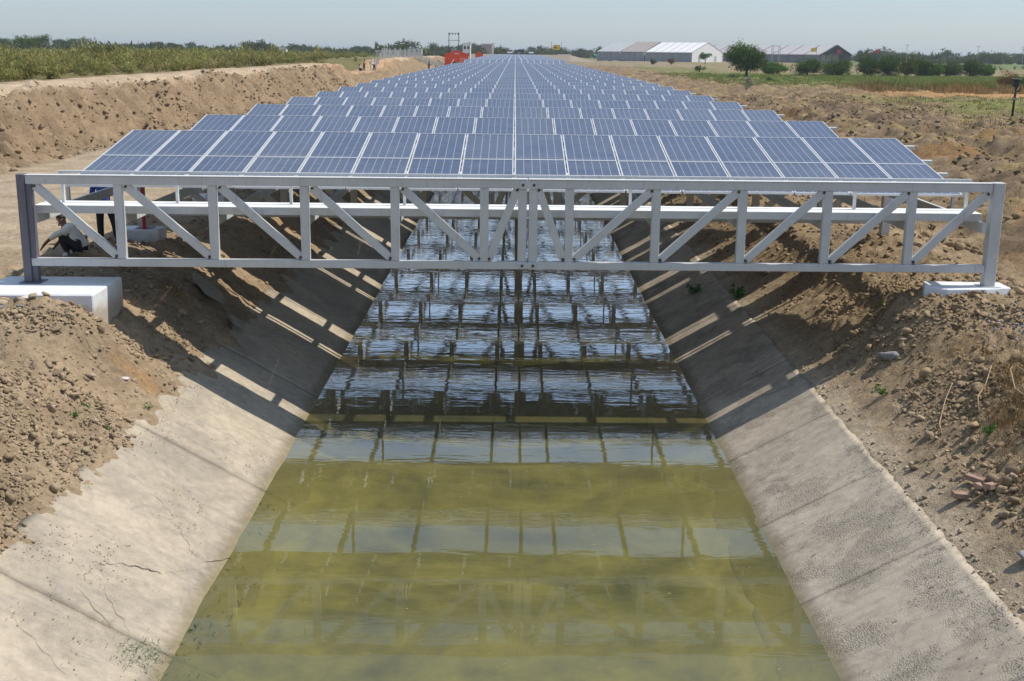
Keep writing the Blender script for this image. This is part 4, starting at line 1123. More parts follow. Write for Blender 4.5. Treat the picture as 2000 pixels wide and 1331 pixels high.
weed(-4.62, 24.1, 0.22, 'green weed on the left slope just below the truss', 90)
weed(4.9, 30.5, 0.55, 'larger green weed on the right slope under the panels', 160)
weed(5.4, 28.2, 0.40, 'green weed on the right slope seen through the truss', 120)
weed(6.9, 21.8, 0.16, 'green weed left of the flat right pad', 50)
def tuft(x, y, s, n, label):
    r = np.random.default_rng(int(abs(x * 311 + y * 71)))
    z = float(lining_z(np.array(x)))
    P = np.stack([r.normal(size=n) * s * 0.45, r.normal(size=n) * s * 0.6, np.abs(r.normal(size=n)) * s * 0.10 + 0.015], 1)
    P[:, 2] += np.where(x < 0, -P[:, 0] / 1.8, P[:, 0] / 1.8)
    V, F, T = leaves(P, None, s * 0.20 * r.uniform(0.5, 1.3, n), 0.14, r, np.repeat(r.random((n, 1)), 3, 1), 0.2)
    return tag(new_obj('grass_tuft', fast_mesh('grass_tuft', V, F, 4, T), 'leaf_weed', None, (x, y, z)), label, 'grass', 'grass tufts in the lining joints')
tuft(-4.02, 11.95, 0.30, 320, 'largest grass tuft, by the waterline at the lower left')
tuft(-4.45, 12.18, 0.13, 50, 'grass tuft in the slab joint at the lower left')
tuft(-4.26, 12.75, 0.11, 40, 'small tuft in a crack above the largest grass tuft')
tuft(-4.12, 14.55, 0.13, 40, 'thin dry tuft on the left lining above the crack')
tuft(-4.28, 13.25, 0.10, 30, 'dark tuft on the left lining below the long crack')
tuft(-4.0, 12.35, 0.10, 30, 'tiny tuft between the waterline and the slab joint')
def twig(pts, rad, label):
    z0 = [float(height(np.array(p[0]), np.array(p[1]))) + p[2] for p in pts]
    b_ = MB(); b_.tube([(p[0], p[1], z) for p, z in zip(pts, z0)], rad, 5)
    return tag(b_.build('twig', 'leaf_straw_wood', None, smooth=True), label, 'twig', 'dry twigs on the right bank')
mat_plain('leaf_straw_wood', (0.42, 0.31, 0.19), 0.9)
twig([(6.20, 16.35, 0.03), (6.28, 16.7, 0.06), (6.52, 17.2, 0.05), (6.72, 17.5, 0.10)], [0.012, 0.010, 0.009, 0.005], 'long thin dry twig lying on the right bank')
twig([(7.22, 15.9, 0.0), (7.15, 16.3, 0.16), (7.25, 16.75, 0.26), (7.34, 16.85, 0.28), (7.38, 16.6, 0.20), (7.58, 16.3, 0.10)], [0.014, 0.012, 0.011, 0.010, 0.009, 0.006], 'forked bent dry twig standing on the right bank')
twig([(6.72, 16.4, 0.02), (6.80, 16.7, 0.08), (7.02, 17.0, 0.10), (7.2, 17.3, 0.12)], [0.014, 0.012, 0.009, 0.005], 'curved dry stalk of the straw tuft on the right bank')
r = np.random.default_rng(78); n = 90
P = np.stack([r.uniform(-3.6, 3.5, n), r.uniform(10.8, 20.0, n), np.full(n, WZ + 0.004)], 1)
an = r.uniform(0, 6.28, n); ln = r.uniform(0.008, 0.035, n); d_ = np.stack([np.cos(an), np.sin(an), 0 * an], 1) * ln[:, None]; q_ = np.stack([-np.sin(an), np.cos(an), 0 * an], 1) * (ln * 0.3)[:, None]
V = np.stack([P - d_, P + q_, P + d_, P - q_], 1).reshape(-1, 3)
tag(new_obj('floating_flecks', fast_mesh('floating_flecks', V, np.arange(n * 4).reshape(n, 4), 4, np.repeat(r.random((n, 1)), 4, 0).repeat(3, 1)), 'leaf_straw'), 'tiny straw flecks floating on the near water', kind='stuff')
# submerged weeds on the toe of the left slope
r = np.random.default_rng(77); n = 420
ty_ = r.uniform(10.5, 17.0, n) ; tx_ = -3.78 + r.random(n) * 0.42
k = r.random(n) < np.clip(0.25 + 1.6 * fbm(tx_ * 2.5, ty_ * 1.2, 3, 0.5, 70.0), 0.03, 1); tx_ = tx_[k]; ty_ = ty_[k]; n = len(tx_)
P = np.stack([tx_, ty_, lining_z(tx_) + 0.035], 1)
V, F, T = leaves(P, None, r.uniform(0.03, 0.11, n), 0.3, r, np.repeat(r.random((n, 1)), 3, 1), 0.0)
tag(new_obj('water_weeds', fast_mesh('water_weeds', V, F, 4, T), 'leaf_dark'), 'dark weeds under water along the left waterline', kind='stuff')
# ------------------------------------------------------------------ far structures
def tent(name, loc, rz, w, L, wall, ridge, n, mroof, mwall, mgable, label, cat='tent', group=None, open_front=False):
    root = empty(name, loc, rz)
    for s in (0, 1):
        x = 0 if s == 0 else w
        for i in range(n):
            y0, y1 = L * i / n, L * (i + 1) / n
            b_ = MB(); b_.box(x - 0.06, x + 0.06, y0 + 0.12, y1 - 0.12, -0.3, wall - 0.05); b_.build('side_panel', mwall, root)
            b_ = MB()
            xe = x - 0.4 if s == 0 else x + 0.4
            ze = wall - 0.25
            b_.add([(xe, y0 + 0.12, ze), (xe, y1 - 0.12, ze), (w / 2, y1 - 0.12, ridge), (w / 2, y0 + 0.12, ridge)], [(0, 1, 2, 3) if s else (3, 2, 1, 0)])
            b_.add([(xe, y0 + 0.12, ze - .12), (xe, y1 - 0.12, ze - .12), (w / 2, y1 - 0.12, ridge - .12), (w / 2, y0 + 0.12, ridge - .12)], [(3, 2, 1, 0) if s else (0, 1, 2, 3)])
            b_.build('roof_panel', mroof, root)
    for i in range(n + 1):
        y = L * i / n
        b_ = MB(); b_.bar((0, y, -0.3), (0, y, wall), 0.22, 0.22); b_.bar((w, y, -0.3), (w, y, wall), 0.22, 0.22)
        b_.bar((-0.3, y, wall - 0.2), (w / 2, y, ridge + 0.05), 0.22, 0.16); b_.bar((w + 0.3, y, wall - 0.2), (w / 2, y, ridge + 0.05), 0.22, 0.16)
        b_.build('rib', 'tent_seam' if not open_front else 'porch_dark', root)
    for y in ([L - 0.2] if open_front else [0.0, L - 0.2]):
        b_ = MB(); pts = [(0.1, -0.3), (w - 0.1, -0.3), (w - 0.1, wall), (w / 2, ridge - 0.1), (0.1, wall)]
        b_.add([(x, y, z) for x, z in pts] + [(x, y + 0.1, z) for x, z in pts], [(0, 1, 2, 3, 4), (9, 8, 7, 6, 5)] + [(i, 5 + i, 5 + (i + 1) % 5, (i + 1) % 5) for i in range(5)])
        b_.build('gable_wall', mgable, root)
    return tag(root, label, cat, group), root
ax = R(48)
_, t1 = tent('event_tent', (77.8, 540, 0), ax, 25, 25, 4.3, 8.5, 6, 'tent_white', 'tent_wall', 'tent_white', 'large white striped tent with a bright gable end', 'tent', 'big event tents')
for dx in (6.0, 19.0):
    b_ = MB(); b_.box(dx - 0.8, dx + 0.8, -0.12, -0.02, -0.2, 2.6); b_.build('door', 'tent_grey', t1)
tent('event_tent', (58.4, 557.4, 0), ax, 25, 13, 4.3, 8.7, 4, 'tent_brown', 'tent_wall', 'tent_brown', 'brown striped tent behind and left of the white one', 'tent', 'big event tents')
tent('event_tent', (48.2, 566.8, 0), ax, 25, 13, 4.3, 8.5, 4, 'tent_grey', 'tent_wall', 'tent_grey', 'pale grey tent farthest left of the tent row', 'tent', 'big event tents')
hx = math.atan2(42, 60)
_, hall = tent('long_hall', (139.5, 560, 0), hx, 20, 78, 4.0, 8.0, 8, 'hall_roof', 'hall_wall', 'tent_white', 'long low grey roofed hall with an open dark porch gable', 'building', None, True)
b_ = MB()
for i in range(7):
    x = 1.0 + i * 3.0; b_.bar((x, 0.1, 4.0), (x + 1.5 if i < 3 else x - 1.5, 0.1, 4.0 + 4.0 * (1 - abs(x - 10) / 10)), 0.2, 0.2)
b_.bar((0, 0.1, 4.0), (20, 0.1, 4.0), 0.5, 0.5)
b_.bar((-0.8, -0.6, 3.7), (10, -0.6, 8.15), 0.8, 0.35); b_.bar((20.8, -0.6, 3.7), (10, -0.6, 8.15), 0.8, 0.35); b_.build('porch_frame', 'porch_dark', hall)
b_ = MB(); b_.add([(0, .35, 4.0), (20, .35, 4.0), (10, .35, 7.9)], [(0, 1, 2)]); b_.add([(0, .45, 4.0), (20, .45, 4.0), (10, .45, 7.9)], [(2, 1, 0)]); b_.build('gable_shade_sheet', 'porch_dark', hall)  # dark sheet painted in for the shade inside the open gable
for x in (4, 8, 13, 16):
    b_ = MB(); b_.bar((x, 0.1, -0.5), (x, 0.1, 4.0), 0.35, 0.35); b_.build('porch_post', 'porch_dark', hall)
b_ = MB(); b_.box(0.5, 19.5, 6, 6.2, -0.5, 3.9); b_.build('inner_wall', 'tent_white', hall)
b_ = MB(); b_.box(10.5, 13.0, -0.3, -0.15, 4.4, 6.4); tag(b_.build('banner', 'red_tape', None, (139.5, 560, 0), (0, 0, hx)), 'small red banner hung in the porch gable', 'banner')
def flag(x, y, h, col, label, w=2.2, hh=1.6):
    root = empty('flag', (x, y, 0)); b_ = MB(); b_.tube([(0, 0, -0.3), (0, 0, h)], 0.07, 6); b_.build('pole', 'porch_dark', root)
    b_ = MB(); n = 7
    for i in range(n): 
        b_.v += [(-w * i / (n - 1), 0.15 * math.sin(i * 1.4), h - 0.1 - 0.05 * i), (-w * i / (n - 1), 0.15 * math.sin(i * 1.4 + .4), h - hh - 0.05 * i)]
    b_.f = [(2 * i, 2 * i + 1, 2 * i + 3, 2 * i + 2) for i in range(n - 1)]; b_.mi = [0] * (n - 1)
    b_.build('cloth', col, root); return tag(root, label, 'flag', 'flags near the long hall')
flag(134.5, 548, 7.0, 'yellow_paint', 'yellow flag left of the dark porch', 2.4, 1.8)
flag(166.5, 560, 6.6, 'red_tape', 'red flag right of the dark porch')
# lookout frame
root = empty('frame_tower', (113.5, 540, 0))
for x, y in ((0, 0), (3, 0), (0, 3), (3, 3)):
    b_ = MB(); b_.bar((x, y, -0.3), (x, y, 7.6), 0.18, 0.18); b_.build('leg', 'tent_seam', root)
for z in (4.6, 7.2):
    b_ = MB(); b_.box(-0.2, 3.2, -0.2, 3.2, z, z + 0.3); b_.build('platform', 'tent_white', root)
tag(root, 'small white lookout frame in front of the long hall', 'tower')
# tarps
def tarp(x, y, w, d, h, label):
    root = empty('tarp_shelter', (x, y, 0)); b_ = MB()
    nx = 9
    for j in range(3):
        for i in range(nx):
            b_.v.append((w * i / (nx - 1), d * j / 2, h - 0.5 * abs(j - 1) - 0.25 * math.sin(i * 1.7) ** 2))
    b_.f = [(j * nx + i, j * nx + i + 1, (j + 1) * nx + i + 1, (j + 1) * nx + i) for j in range(2) for i in range(nx - 1)]; b_.mi = [0] * len(b_.f)
    b_.build('canopy', 'green_tarp', root)
    b_ = MB(); b_.box(0, w, 0.02, 0.07, 0.9, h - 0.9); b_.build('valance', 'green_tarp', root)
    for x_ in (0.1, w / 2, w - 0.1):
        for y_ in (0.1, d - 0.1):
            b_ = MB(); b_.tube([(x_, y_, -0.3), (x_, y_, h - 0.6)], 0.06, 5); b_.build('pole', 'bark', root)
    return tag(root, label, 'shelter', 'green tarp shelters by the tents')
tarp(52.0, 570, 8.6, 5, 2.7, 'green tarpaulin shelter in front of the brown tent')
tarp(41.0, 640, 5.8, 5, 2.7, 'small green tarpaulin shelter left of the grey tent')

# red sheds
def shed(name, x, y, w, d, wall, ridge, rz, label, text):
    root = empty(name, (x, y, float(height(np.array(x), np.array(y)))), rz)
    b_ = MB(); b_.box(0, w, 0, d, -0.3, wall); b_.add([(0, 0, wall), (w, 0, wall), (w / 2, 0, ridge - .1)], [(0, 1, 2)]); b_.add([(0, d, wall), (w, d, wall), (w / 2, d, ridge - .1)], [(2, 1, 0)])
    b_.build('wall', 'red_paint', root)
    for s in (0, 1):
        b_ = MB(); e = -0.35 if s == 0 else w + 0.35
        b_.bar((e, d / 2, wall - 0.12), (w / 2, d / 2, ridge), d + 0.7, 0.12, up=(0, 0, 1)); b_.build('roof', 'red_roof', root)
    if text:
        b_ = MB(); b_.box(w * 0.36, w * 0.58, -0.03, -0.005, -0.2, wall * 0.42); b_.build('doorway', 'dark_opening', root)
        b_ = MB(); b_.box(w * 0.42, w * 0.60, -0.05, -0.01, ridge * 0.80, ridge * 0.85); b_.build('name_plate', 'white_paint', root)
        for j, (n, zz) in enumerate(((6, 0.60), (7, 0.42))):
            b_ = MB()
            for i in range(n):
                x0 = w * 0.66 + i * 0.24; z0 = wall * zz
                b_.box(x0, x0 + 0.05, -0.03, -0.008, z0, z0 + 0.36)
                b_.box(x0 + .055, x0 + 0.16, -0.03, -0.008, z0 + (0.30 if i % 2 else 0.14), z0 + (0.36 if i % 2 else 0.20))
                if i % 3 == 0: b_.box(x0 + .11, x0 + 0.16, -0.03, -0.008, z0, z0 + 0.13)
            b_.build('lettering', 'white_paint', root)
    return tag(root, label, 'shed', 'red sheds beside the array'), root
shed('red_shed', -17.9, 310, 6.0, 5.0, 3.3, 4.2, R(2), 'bright red shed with gabled roof and white lettering', True)
shed('red_shed', -13.7, 420, 2.6, 2.6, 3.0, 3.6, R(2), 'small red shed behind the larger red one', False)
b_ = MB(); b_.bar((-16.2, 305, 0.4), (-16.2 + 0.9, 306, 1.9), 0.10, 0.10); tag(b_.build('leaning_pole', 'concrete_post'), 'pale pole leaning before the red shed doorway', 'pole')
b_ = MB(); b_.bar((-20.3, 303, 2.0), (-17.6, 305, 0.6), 0.22, 0.2); tag(b_.build('leaning_beam', 'bark'), 'dark beam sloping down to the red shed wall', 'beam')
# H pole
root = empty('power_pole', (-18.4, 340, 0))
for x in (0, 2.7):
    b_ = MB(); b_.tube([(x, 0, -0.3), (x, 0, 8.8)], [0.13, 0.09], 7); b_.build('pole', 'porch_dark', root)
for z in (8.6, 6.7, 4.7):
    b_ = MB(); b_.box(-0.3, 3.0, -0.06, 0.06, z - 0.06, z + 0.06); b_.build('cross_arm', 'porch_dark', root)
for x in (0.2, 0.95, 1.75, 2.5):
    b_ = MB(); b_.tube([(x, 0, 8.1), (x, 0, 8.5)], [0.1, 0.14], 6); b_.build('insulator', 'porch_dark', root)
b_ = MB(); b_.box(0.7, 2.0, -0.4, 0.4, 3.4, 4.6); b_.build('transformer', 'tent_wall', root, bevel=0.05)
tag(root, 'twin legged power pole with cross arms behind the red shed', 'power pole')
def pole(x, y, h, label, arms=1):
    root = empty('power_pole', (x, y, float(height(np.array(x), np.array(y))))); b_ = MB(); b_.tube([(0, 0, -0.3), (0, 0, h)], [0.12, 0.07], 6); b_.build('pole', 'tent_wall', root)
    for i in range(arms):
        b_ = MB(); b_.box(-0.9, 0.9, -0.06, 0.06, h - 0.5 - i * 0.8, h - 0.38 - i * 0.8); b_.build('cross_arm', 'tent_wall', root)
    return tag(root, label, 'power pole', 'single power poles')
pole(-17.6, 470, 7.2, 'thin power pole beside the white building left of the canal end')
pole(-9.8, 550, 7.4, 'thin power pole by the beige building')
pole(150.0, 470, 8.2, 'power pole on the skyline right of the porch')
pole(196.0, 520, 8.4, 'power pole among the trees on the right skyline')
pole(178.0, 430, 7.6, 'power pole over the right hand field', 2)
# buildings
def building(name, x, y, w, d, h, mat_, wins, label, rz=0.0, flat_roof=0.25, zb=None):
    z = float(height(np.array(x), np.array(y))) if zb is None else zb
    root = empty(name, (x, y, z), rz)
    b_ = MB(); b_.box(0, w, 0, d, -0.5, h); b_.build('wall', mat_, root)
    b_ = MB(); b_.box(-0.2, w + 0.2, -0.2, d + 0.2, h + 0.002, h + flat_roof); b_.build('roof', 'white_paint', root)
    for (x0, x1, z0, z1) in wins:
        b_ = MB(); b_.box(x0, x1, -0.05, -0.005, z0, z1); q = b_.build('window', 'glass_dark', root)
        b_ = MB(); b_.box(x0 - .1, x1 + .1, -0.12, -0.052, z0 - 0.12, z0 - 0.02); b_.build('sill', 'white_paint', q)
    return tag(root, label, 'building', 'far buildings')
building('small_building', -20.6, 480, 3.0, 6, 5.9, 'white_paint', [(0.4, 1.2, 1.2, 2.4), (1.8, 2.6, 1.2, 2.4), (0.4, 1.2, 3.9, 5.0), (1.8, 2.6, 3.9, 5.0)], 'narrow two storey white building behind the red shed')
building('small_building', -15.5, 560, 4.6, 8, 6.7, 'beige_wall', [(0.6, 1.4, 4.0, 5.2)], 'plain beige block building left of the canal end')
building('small_building', -10.85, 560.5, 0.7, 8, 6.9, 'white_paint', [], 'white stair tower on the right of the beige block')
building('long_building', -49.0, 430, 7.6, 5, 1.3, 'tent_grey', [(1, 2, .5, 1.3), (3.4, 4.4, .5, 1.3), (5.8, 6.8, .5, 1.3)], 'low white building behind the leaning fence posts', zb=2.0)
building('long_building', -46.0, 525, 5.8, 6, 2.4, 'tent_grey', [(1, 2.2, .8, 2.0), (3.4, 4.6, .8, 2.0)], 'low white building right of the leafy tree', zb=1.7)
building('hut', -77.2, 400, 2.3, 3, 1.7, 'white_paint', [(0.7, 1.2, .5, 1.1)], 'tiny white hut in the left field', zb=2.3)
# billboard
root = empty('billboard', (17.0, 560, 0))
for x in (-0.5, 3.9):
    b_ = MB(); b_.tube([(x, 0, -0.3), (x, 0, 8.3)], 0.09, 6); b_.build('pole', 'porch_dark', root)
b_ = MB(); b_.box(0.2, 3.4, -0.05, 0.05, 4.6, 6.8); q = b_.build('board', 'yellow_paint', root)
b_ = MB(); b_.tube([(1.3, -0.07, 5.6), (1.3, -0.052, 5.6)], 0.55, 10); b_.build('printed_spot', 'red_tape', q)
tag(root, 'yellow hoarding with a red spot between two poles', 'billboard')
building('platform_roof', 19.0, 540, 5.5, 6, 2.6, 'beige_wall', [], 'low pale roofed shelter below the yellow hoarding')
# balloon tree / coloured cluster left of the tents
tree('tree', 47.5, 690, 6.4, 2.6, 2.4, 'leaf_olive', 95, 'yellowish tree at the left end of the tent row', 'tree', None, 70, 14, 0.5, 1.5, 5)

# road bridge at the end and cars on it
b_ = MB(); b_.add([(-22, 490, 0.0), (22, 490, 0.0), (22, 494, 2.6), (-22, 494, 2.6), (22, 506, 2.6), (-22, 506, 2.6), (22, 511, 0), (-22, 511, 0), (-22, 490, -3.2), (22, 490, -3.2), (34, 500, -0.2), (-34, 500, -0.2)], [(0, 1, 2, 3), (3, 2, 4, 5), (5, 4, 6, 7), (8, 9, 1, 0), (1, 10, 2), (2, 10, 4), (4, 10, 6), (0, 3, 11), (3, 5, 11), (5, 7, 11)])
tag(b_.build('road_embankment', 'slab_mud'), kind='structure')
b_ = MB(); b_.box(-22, 22, 496, 504, 2.604, 2.62); tag(b_.build('road', 'asphalt'), kind='structure')
def car(x, y, col, h, label, rz):
    root = empty('parked_car', (x, y, 2.62), rz)
    prof = [(-0.86, -2.0, 0.35), (-0.86, 2.0, 0.35)]
    def loft(secs, name, mat_, par):
        b_ = MB(); n = len(secs[0])
        for s_ in secs: b_.v += s_
        for i in range(len(secs) - 1):
            for j in range(n): b_.f.append((i * n + j, i * n + (j + 1) % n, (i + 1) * n + (j + 1) % n, (i + 1) * n + j)); b_.mi.append(0)
        b_.f.append(tuple(range(n))[::-1]); b_.f.append(tuple((len(secs) - 1) * n + j for j in range(n))); b_.mi += [0, 0]
        return b_.build(name, mat_, par, bevel=0.03)
    side = lambda x_, k: [(x_, -2.05, .35), (x_, 2.05, .35), (x_, 2.1, .75), (x_ * k, 1.9, .95), (x_ * k, -2.0, 1.0), (x_, -2.1, .7)]
    loft([side(-0.86, 1), side(0.86, 1)], 'body', col, root)
    cab = lambda x_, t: [(x_, -1.95, .98), (x_, 1.05, .98), (x_ * t, 0.45, h), (x_ * t, -1.8, h)]
    cb = loft([cab(-0.82, .88), cab(0.82, .88)], 'cabin', 'glass_dark', root)
    b_ = MB(); b_.box(-0.72, 0.72, -1.78, 0.42, h + 0.005, h + 0.05); b_.build('roof', col, root, bevel=0.02)
    for sx in (-1, 1):
        for y_ in (-1.3, 1.3):
            b_ = MB(); b_.tube([(sx * 0.70, y_, 0.32), (sx * 0.90, y_, 0.32)], 0.32, 12); w_ = b_.build('wheel', 'rubber', root)
            b_ = MB(); b_.tube([(sx * 0.895, y_, 0.32), (sx * 0.912, y_, 0.32)], 0.17, 10); b_.build('rim', 'tent_seam', w_)
    for sx in (-1, 1):
        b_ = MB(); b_.box(sx * 0.7 - .14, sx * .7 + .14, 2.09, 2.13, 0.58, 0.72); b_.build('headlight', 'white_paint', root)
    return tag(root, label, 'car', 'cars parked at the end of the canal')
car(-2.1, 498.5, 'car_white', 1.7, 'white car, leftmost at the end of the canal', R(170))
car(0.2, 497.5, 'car_dark', 1.75, 'dark car second from left at the end of the canal', R(184))
car(3.0, 497.3, 'car_dark', 1.75, 'dark car third from left at the end of the canal', R(176))
car(6.2, 498.5, 'car_white', 1.65, 'white car, rightmost at the end of the canal', R(188))
car(1.7, 501.8, 'car_white', 2.0, 'white van behind the two dark cars', R(90))

# fence
G = 'leaning concrete fence posts'
for i in range(6):
    t = i / 5; x = -21.0 + t * (-1.0); y = 180 + 26 * t; z = float(height(np.array(x), np.array(y)))
    b_ = MB(); b_.bar((0, 0, -0.2), (0.42, 0, 1.75), 0.2, 0.2)
    tag(b_.build('fence_post', 'concrete_post', None, (x, y, z + 0.05)), 'white concrete post leaning to the right, %s of the leaning posts' % ['nearest', 'second', 'third', 'fourth', 'fifth', 'farthest'][i], 'fence post', G)
b_ = MB(); b_.bar((0, 0, -0.2), (0.12, 0, 2.0), 0.16, 0.16); tag(b_.build('fence_post', 'concrete_post', None, (-21.0, 177.5, 1.0)), 'upright white post between the two fence workers', 'fence post')
b_ = MB(); b_.bar((-0.7, -1, 0.06), (0.5, 0, 0.10), 0.15, 0.15); tag(b_.build('fence_post', 'concrete_post', None, (-21.5, 177.0, 1.0)), 'white post lying on the ground by the workers', 'fence post')
root = empty('wire_fence', (0, 0, 0)); fp = []
for i in range(15):
    t = i / 14; x = -22.8 + 5.6 * t; y = 212 + 78 * t; fp.append((x, y, float(height(np.array(x), np.array(y))) - 0.05))
for (x, y, z) in fp:
    b_ = MB(); b_.bar((x, y, z), (x + 0.12, y, z + 1.75), 0.2, 0.2); b_.build('post', 'concrete_post', root)
b_ = MB()
for (a, c) in zip(fp[:-1], fp[1:]):
    A = Vector(a); Cc = Vector(c)
    for j in range(9): b_.bar(A + Vector((0.1, 0, 0.15 + j * 0.17)), Cc + Vector((0.1, 0, 0.15 + j * 0.17)), 0.03, 0.03)
    for j in range(16):
        p_ = A.lerp(Cc, j / 16); b_.bar(p_ + Vector((0.1, 0, 0.15)), p_ + Vector((0.1, 0, 1.4)), 0.03, 0.03)
tag(b_.build('wire_mesh', 'wire', root), kind='stuff')
tag(root, 'pale wire mesh fence with white posts behind the sand mound', 'fence')

# black post on the right field
px_, py_ = 36.18, 88.15; pz_ = float(height(np.array(px_), np.array(py_)))
root = empty('signal_post', (px_, py_, pz_))
b_ = MB(); b_.tube([(0, 0, -0.3), (0.03, 0, 1.2), (0.10, 0, 2.1)], [0.085, 0.08, 0.08], 10); b_.build('post', 'black_metal', root, smooth=True)
b_ = MB(); b_.box(-0.18, 0.22, -0.16, 0.16, 2.1, 2.62); b_.build('box', 'black_metal', root, bevel=0.02)
b_ = MB(); b_.bar((-0.26, 0, 2.70), (0.32, 0, 2.64), 0.42, 0.07); b_.build('cap', 'tent_wall', root, bevel=0.01)
b_ = MB(); b_.tube([(0.08, 0, 1.75), (0.28, 0, 1.80), (0.40, 0, 1.95), (0.42, 0, 2.15)], [0.06, 0.05, 0.05, 0.04], 7); b_.build('hook', 'black_metal', root, smooth=True)
b_ = MB(); b_.box(-0.05, 0.12, -0.1, -0.08, 1.15, 1.32); b_.build('plate', 'tent_wall', root)
tag(root, 'black metal post with a box on top at the right edge', 'post')

# red tape on the second truss's left post
b_ = MB(); b_.box(-8.53, -8.46, -0.13, -0.105, 0.10, 1.9); tag(b_.build('red_strip', 'red_tape', None, (0.10, TY + PITCH - 0.10, 0)), 'red strip hanging on the second truss end post, left', 'strip')

# ------------------------------------------------------------------ people
def skin_mesh(name, pts, edges, rad, mat_, parent, sub=2):
    me = bpy.data.meshes.new(name + '_skel'); me.from_pydata([tuple(p) for p in pts], edges, [])
    o = bpy.data.objects.new(name + '_skel', me); COL.objects.link(o)
    md = o.modifiers.new('skin', 'SKIN'); md.use_smooth_shade = True
    sv_ = me.skin_vertices[0].data
    for i, r_ in enumerate(rad): sv_[i].radius = r_ if hasattr(r_, '__len__') else (r_, r_)
    sv_[0].use_root = True
    sb = o.modifiers.new('sub', 'SUBSURF'); sb.levels = sub; sb.render_levels = sub
    dg = bpy.context.evaluated_depsgraph_get()
    nm = bpy.data.meshes.new_from_object(o.evaluated_get(dg)); nm.name = name
    bpy.data.objects.remove(o)
    nm.materials.clear(); nm.materials.append(MAT[mat_])
    nm.polygons.foreach_set('use_smooth', [True] * len(nm.polygons))
    return new_obj(name, nm, None, parent)
def person(loc, rz, J, label, shirt='cloth_white', trousers='cloth_dark', group='workers on the site', sub=2, shoes=None, tail=None):
    """J: joint name -> local position; body one skin, clothes over it"""
    root = empty('person', loc, rz)
    V_ = Vector
    names = ['pelvis', 'belly', 'chest', 'neck', 'head0', 'head1', 'shL', 'elL', 'wrL', 'haL', 'shR', 'elR', 'wrR', 'haR', 'hipL', 'knL', 'anL', 'toL', 'hipR', 'knR', 'anR', 'toR']
    rad = dict(pelvis=.12, belly=.115, chest=.135, neck=.055, head0=.085, head1=.085, shL=.055, shR=.055, elL=.042, elR=.042, wrL=.030, wrR=.030, haL=.035, haR=.035, hipL=.085, hipR=.085, knL=.058, knR=.058, anL=.042, anR=.042, toL=.036, toR=.036)
    E = [('pelvis', 'belly'), ('belly', 'chest'), ('chest', 'neck'), ('neck', 'head0'), ('head0', 'head1')]
    for s in 'LR': E += [('chest', 'sh' + s), ('sh' + s, 'el' + s), ('el' + s, 'wr' + s), ('wr' + s, 'ha' + s), ('pelvis', 'hip' + s), ('hip' + s, 'kn' + s), ('kn' + s, 'an' + s), ('an' + s, 'to' + s)]
    P = [V_(J[n]) for n in names]; ed = [(names.index(a), names.index(b)) for a, b in E]; rd = [rad[n] for n in names]
    # fingers, rooted in each hand
    if sub >= 2:
        for s in 'LR':
            h = V_(J['ha' + s]); w = V_(J['wr' + s]); d = (h - w).normalized(); sd_ = d.cross(V_((0, 0, 1))); sd_ = sd_.normalized() if sd_.length > .1 else V_((1, 0, 0))
            for q, ln in ((-.03, .07), (-.01, .085), (.012, .08), (.032, .06)):
                i0 = len(P); P += [h + sd_ * q + d * 0.045, h + sd_ * q * 1.2 + d * (0.03 + ln) + V_((0, 0, -.015))]; rd += [.010, .008]; ed += [(names.index('ha' + s), i0), (i0, i0 + 1)]
            i0 = len(P); P += [h + sd_ * -.05 + d * 0.0, h + sd_ * -.065 + d * .04]; rd += [.011, .009]; ed += [(names.index('ha' + s), i0), (i0, i0 + 1)]
    skin_mesh('body', P, ed, rd, 'skin', root, sub)
    def sub_skin(nm, ns, es, rr, mat_, par):
        return skin_mesh(nm, [V_(J[n]) if isinstance(n, str) else V_(n) for n in ns], es, rr, mat_, par, sub)
    mid = lambda a, b, t: V_(J[a]).lerp(V_(J[b]), t)
    sub_skin('shirt', ['belly', 'chest', mid('chest', 'neck', .7), mid('pelvis', 'belly', -.25 if not tail else -.35), 'shL', 'elL', mid('elL', 'wrL', .45), 'shR', 'elR', mid('elR', 'wrR', .45)],
             [(0, 1), (1, 2), (0, 3), (1, 4), (4, 5), (5, 6), (1, 7), (7, 8), (8, 9)], [.15 if not tail else .17, .165, .085, tail or .155, .075, .060, .05, .075, .060, .05], shirt, root)
    sub_skin('trousers', [mid('pelvis', 'belly', .2), 'hipL', 'knL', mid('knL', 'anL', .9), 'hipR', 'knR', mid('knR', 'anR', .9)], [(0, 1), (1, 2), (2, 3), (0, 4), (4, 5), (5, 6)], [.145, .105, .080, .068, .105, .080, .068], trousers, root)
    if sub >= 2:
        for s in 'LR': sub_skin('shoe', ['an' + s, 'to' + s], [(0, 1)], [.05, .046], shoes or 'rubber', root)
    up = (V_(J['head1']) - V_(J['head0'])).normalized()
    h0 = V_(J['head1'])
    hv = ICO2[0] * np.array([0.098, 0.105, 0.095])
    ob = new_obj('hair', fast_mesh('hair', hv, ICO2[1], 3, None, True), 'hair', root, h0 + up * 0.035 + V_(J.get('back', (0, 0.02, 0))))
    if sub >= 2:
        f = -V_(J.get('back', (0, 0.02, 0))).normalized(); c_ = V_(J['head0']).lerp(h0, .6); sx = f.cross(up).normalized()
        b_ = MB(); b_.tube([c_ + f * .08 + up * .02, c_ + f * .115 - up * .02], [.012, .018], 6); b_.build('nose', 'skin', root, smooth=True)
        for k_ in (-1, 1):
            b_ = MB(); b_.tube([c_ + sx * k_ * .085 - up * .02, c_ + sx * k_ * .10 + up * .03], [.018, .022], 6); b_.build('ear', 'skin', root, smooth=True)
            b_ = MB(); b_.tube([c_ + f * .078 + sx * k_ * .035 + up * .03, c_ + f * .092 + sx * k_ * .035 + up * .03], .012, 6); b_.build('eye', 'hair', root)
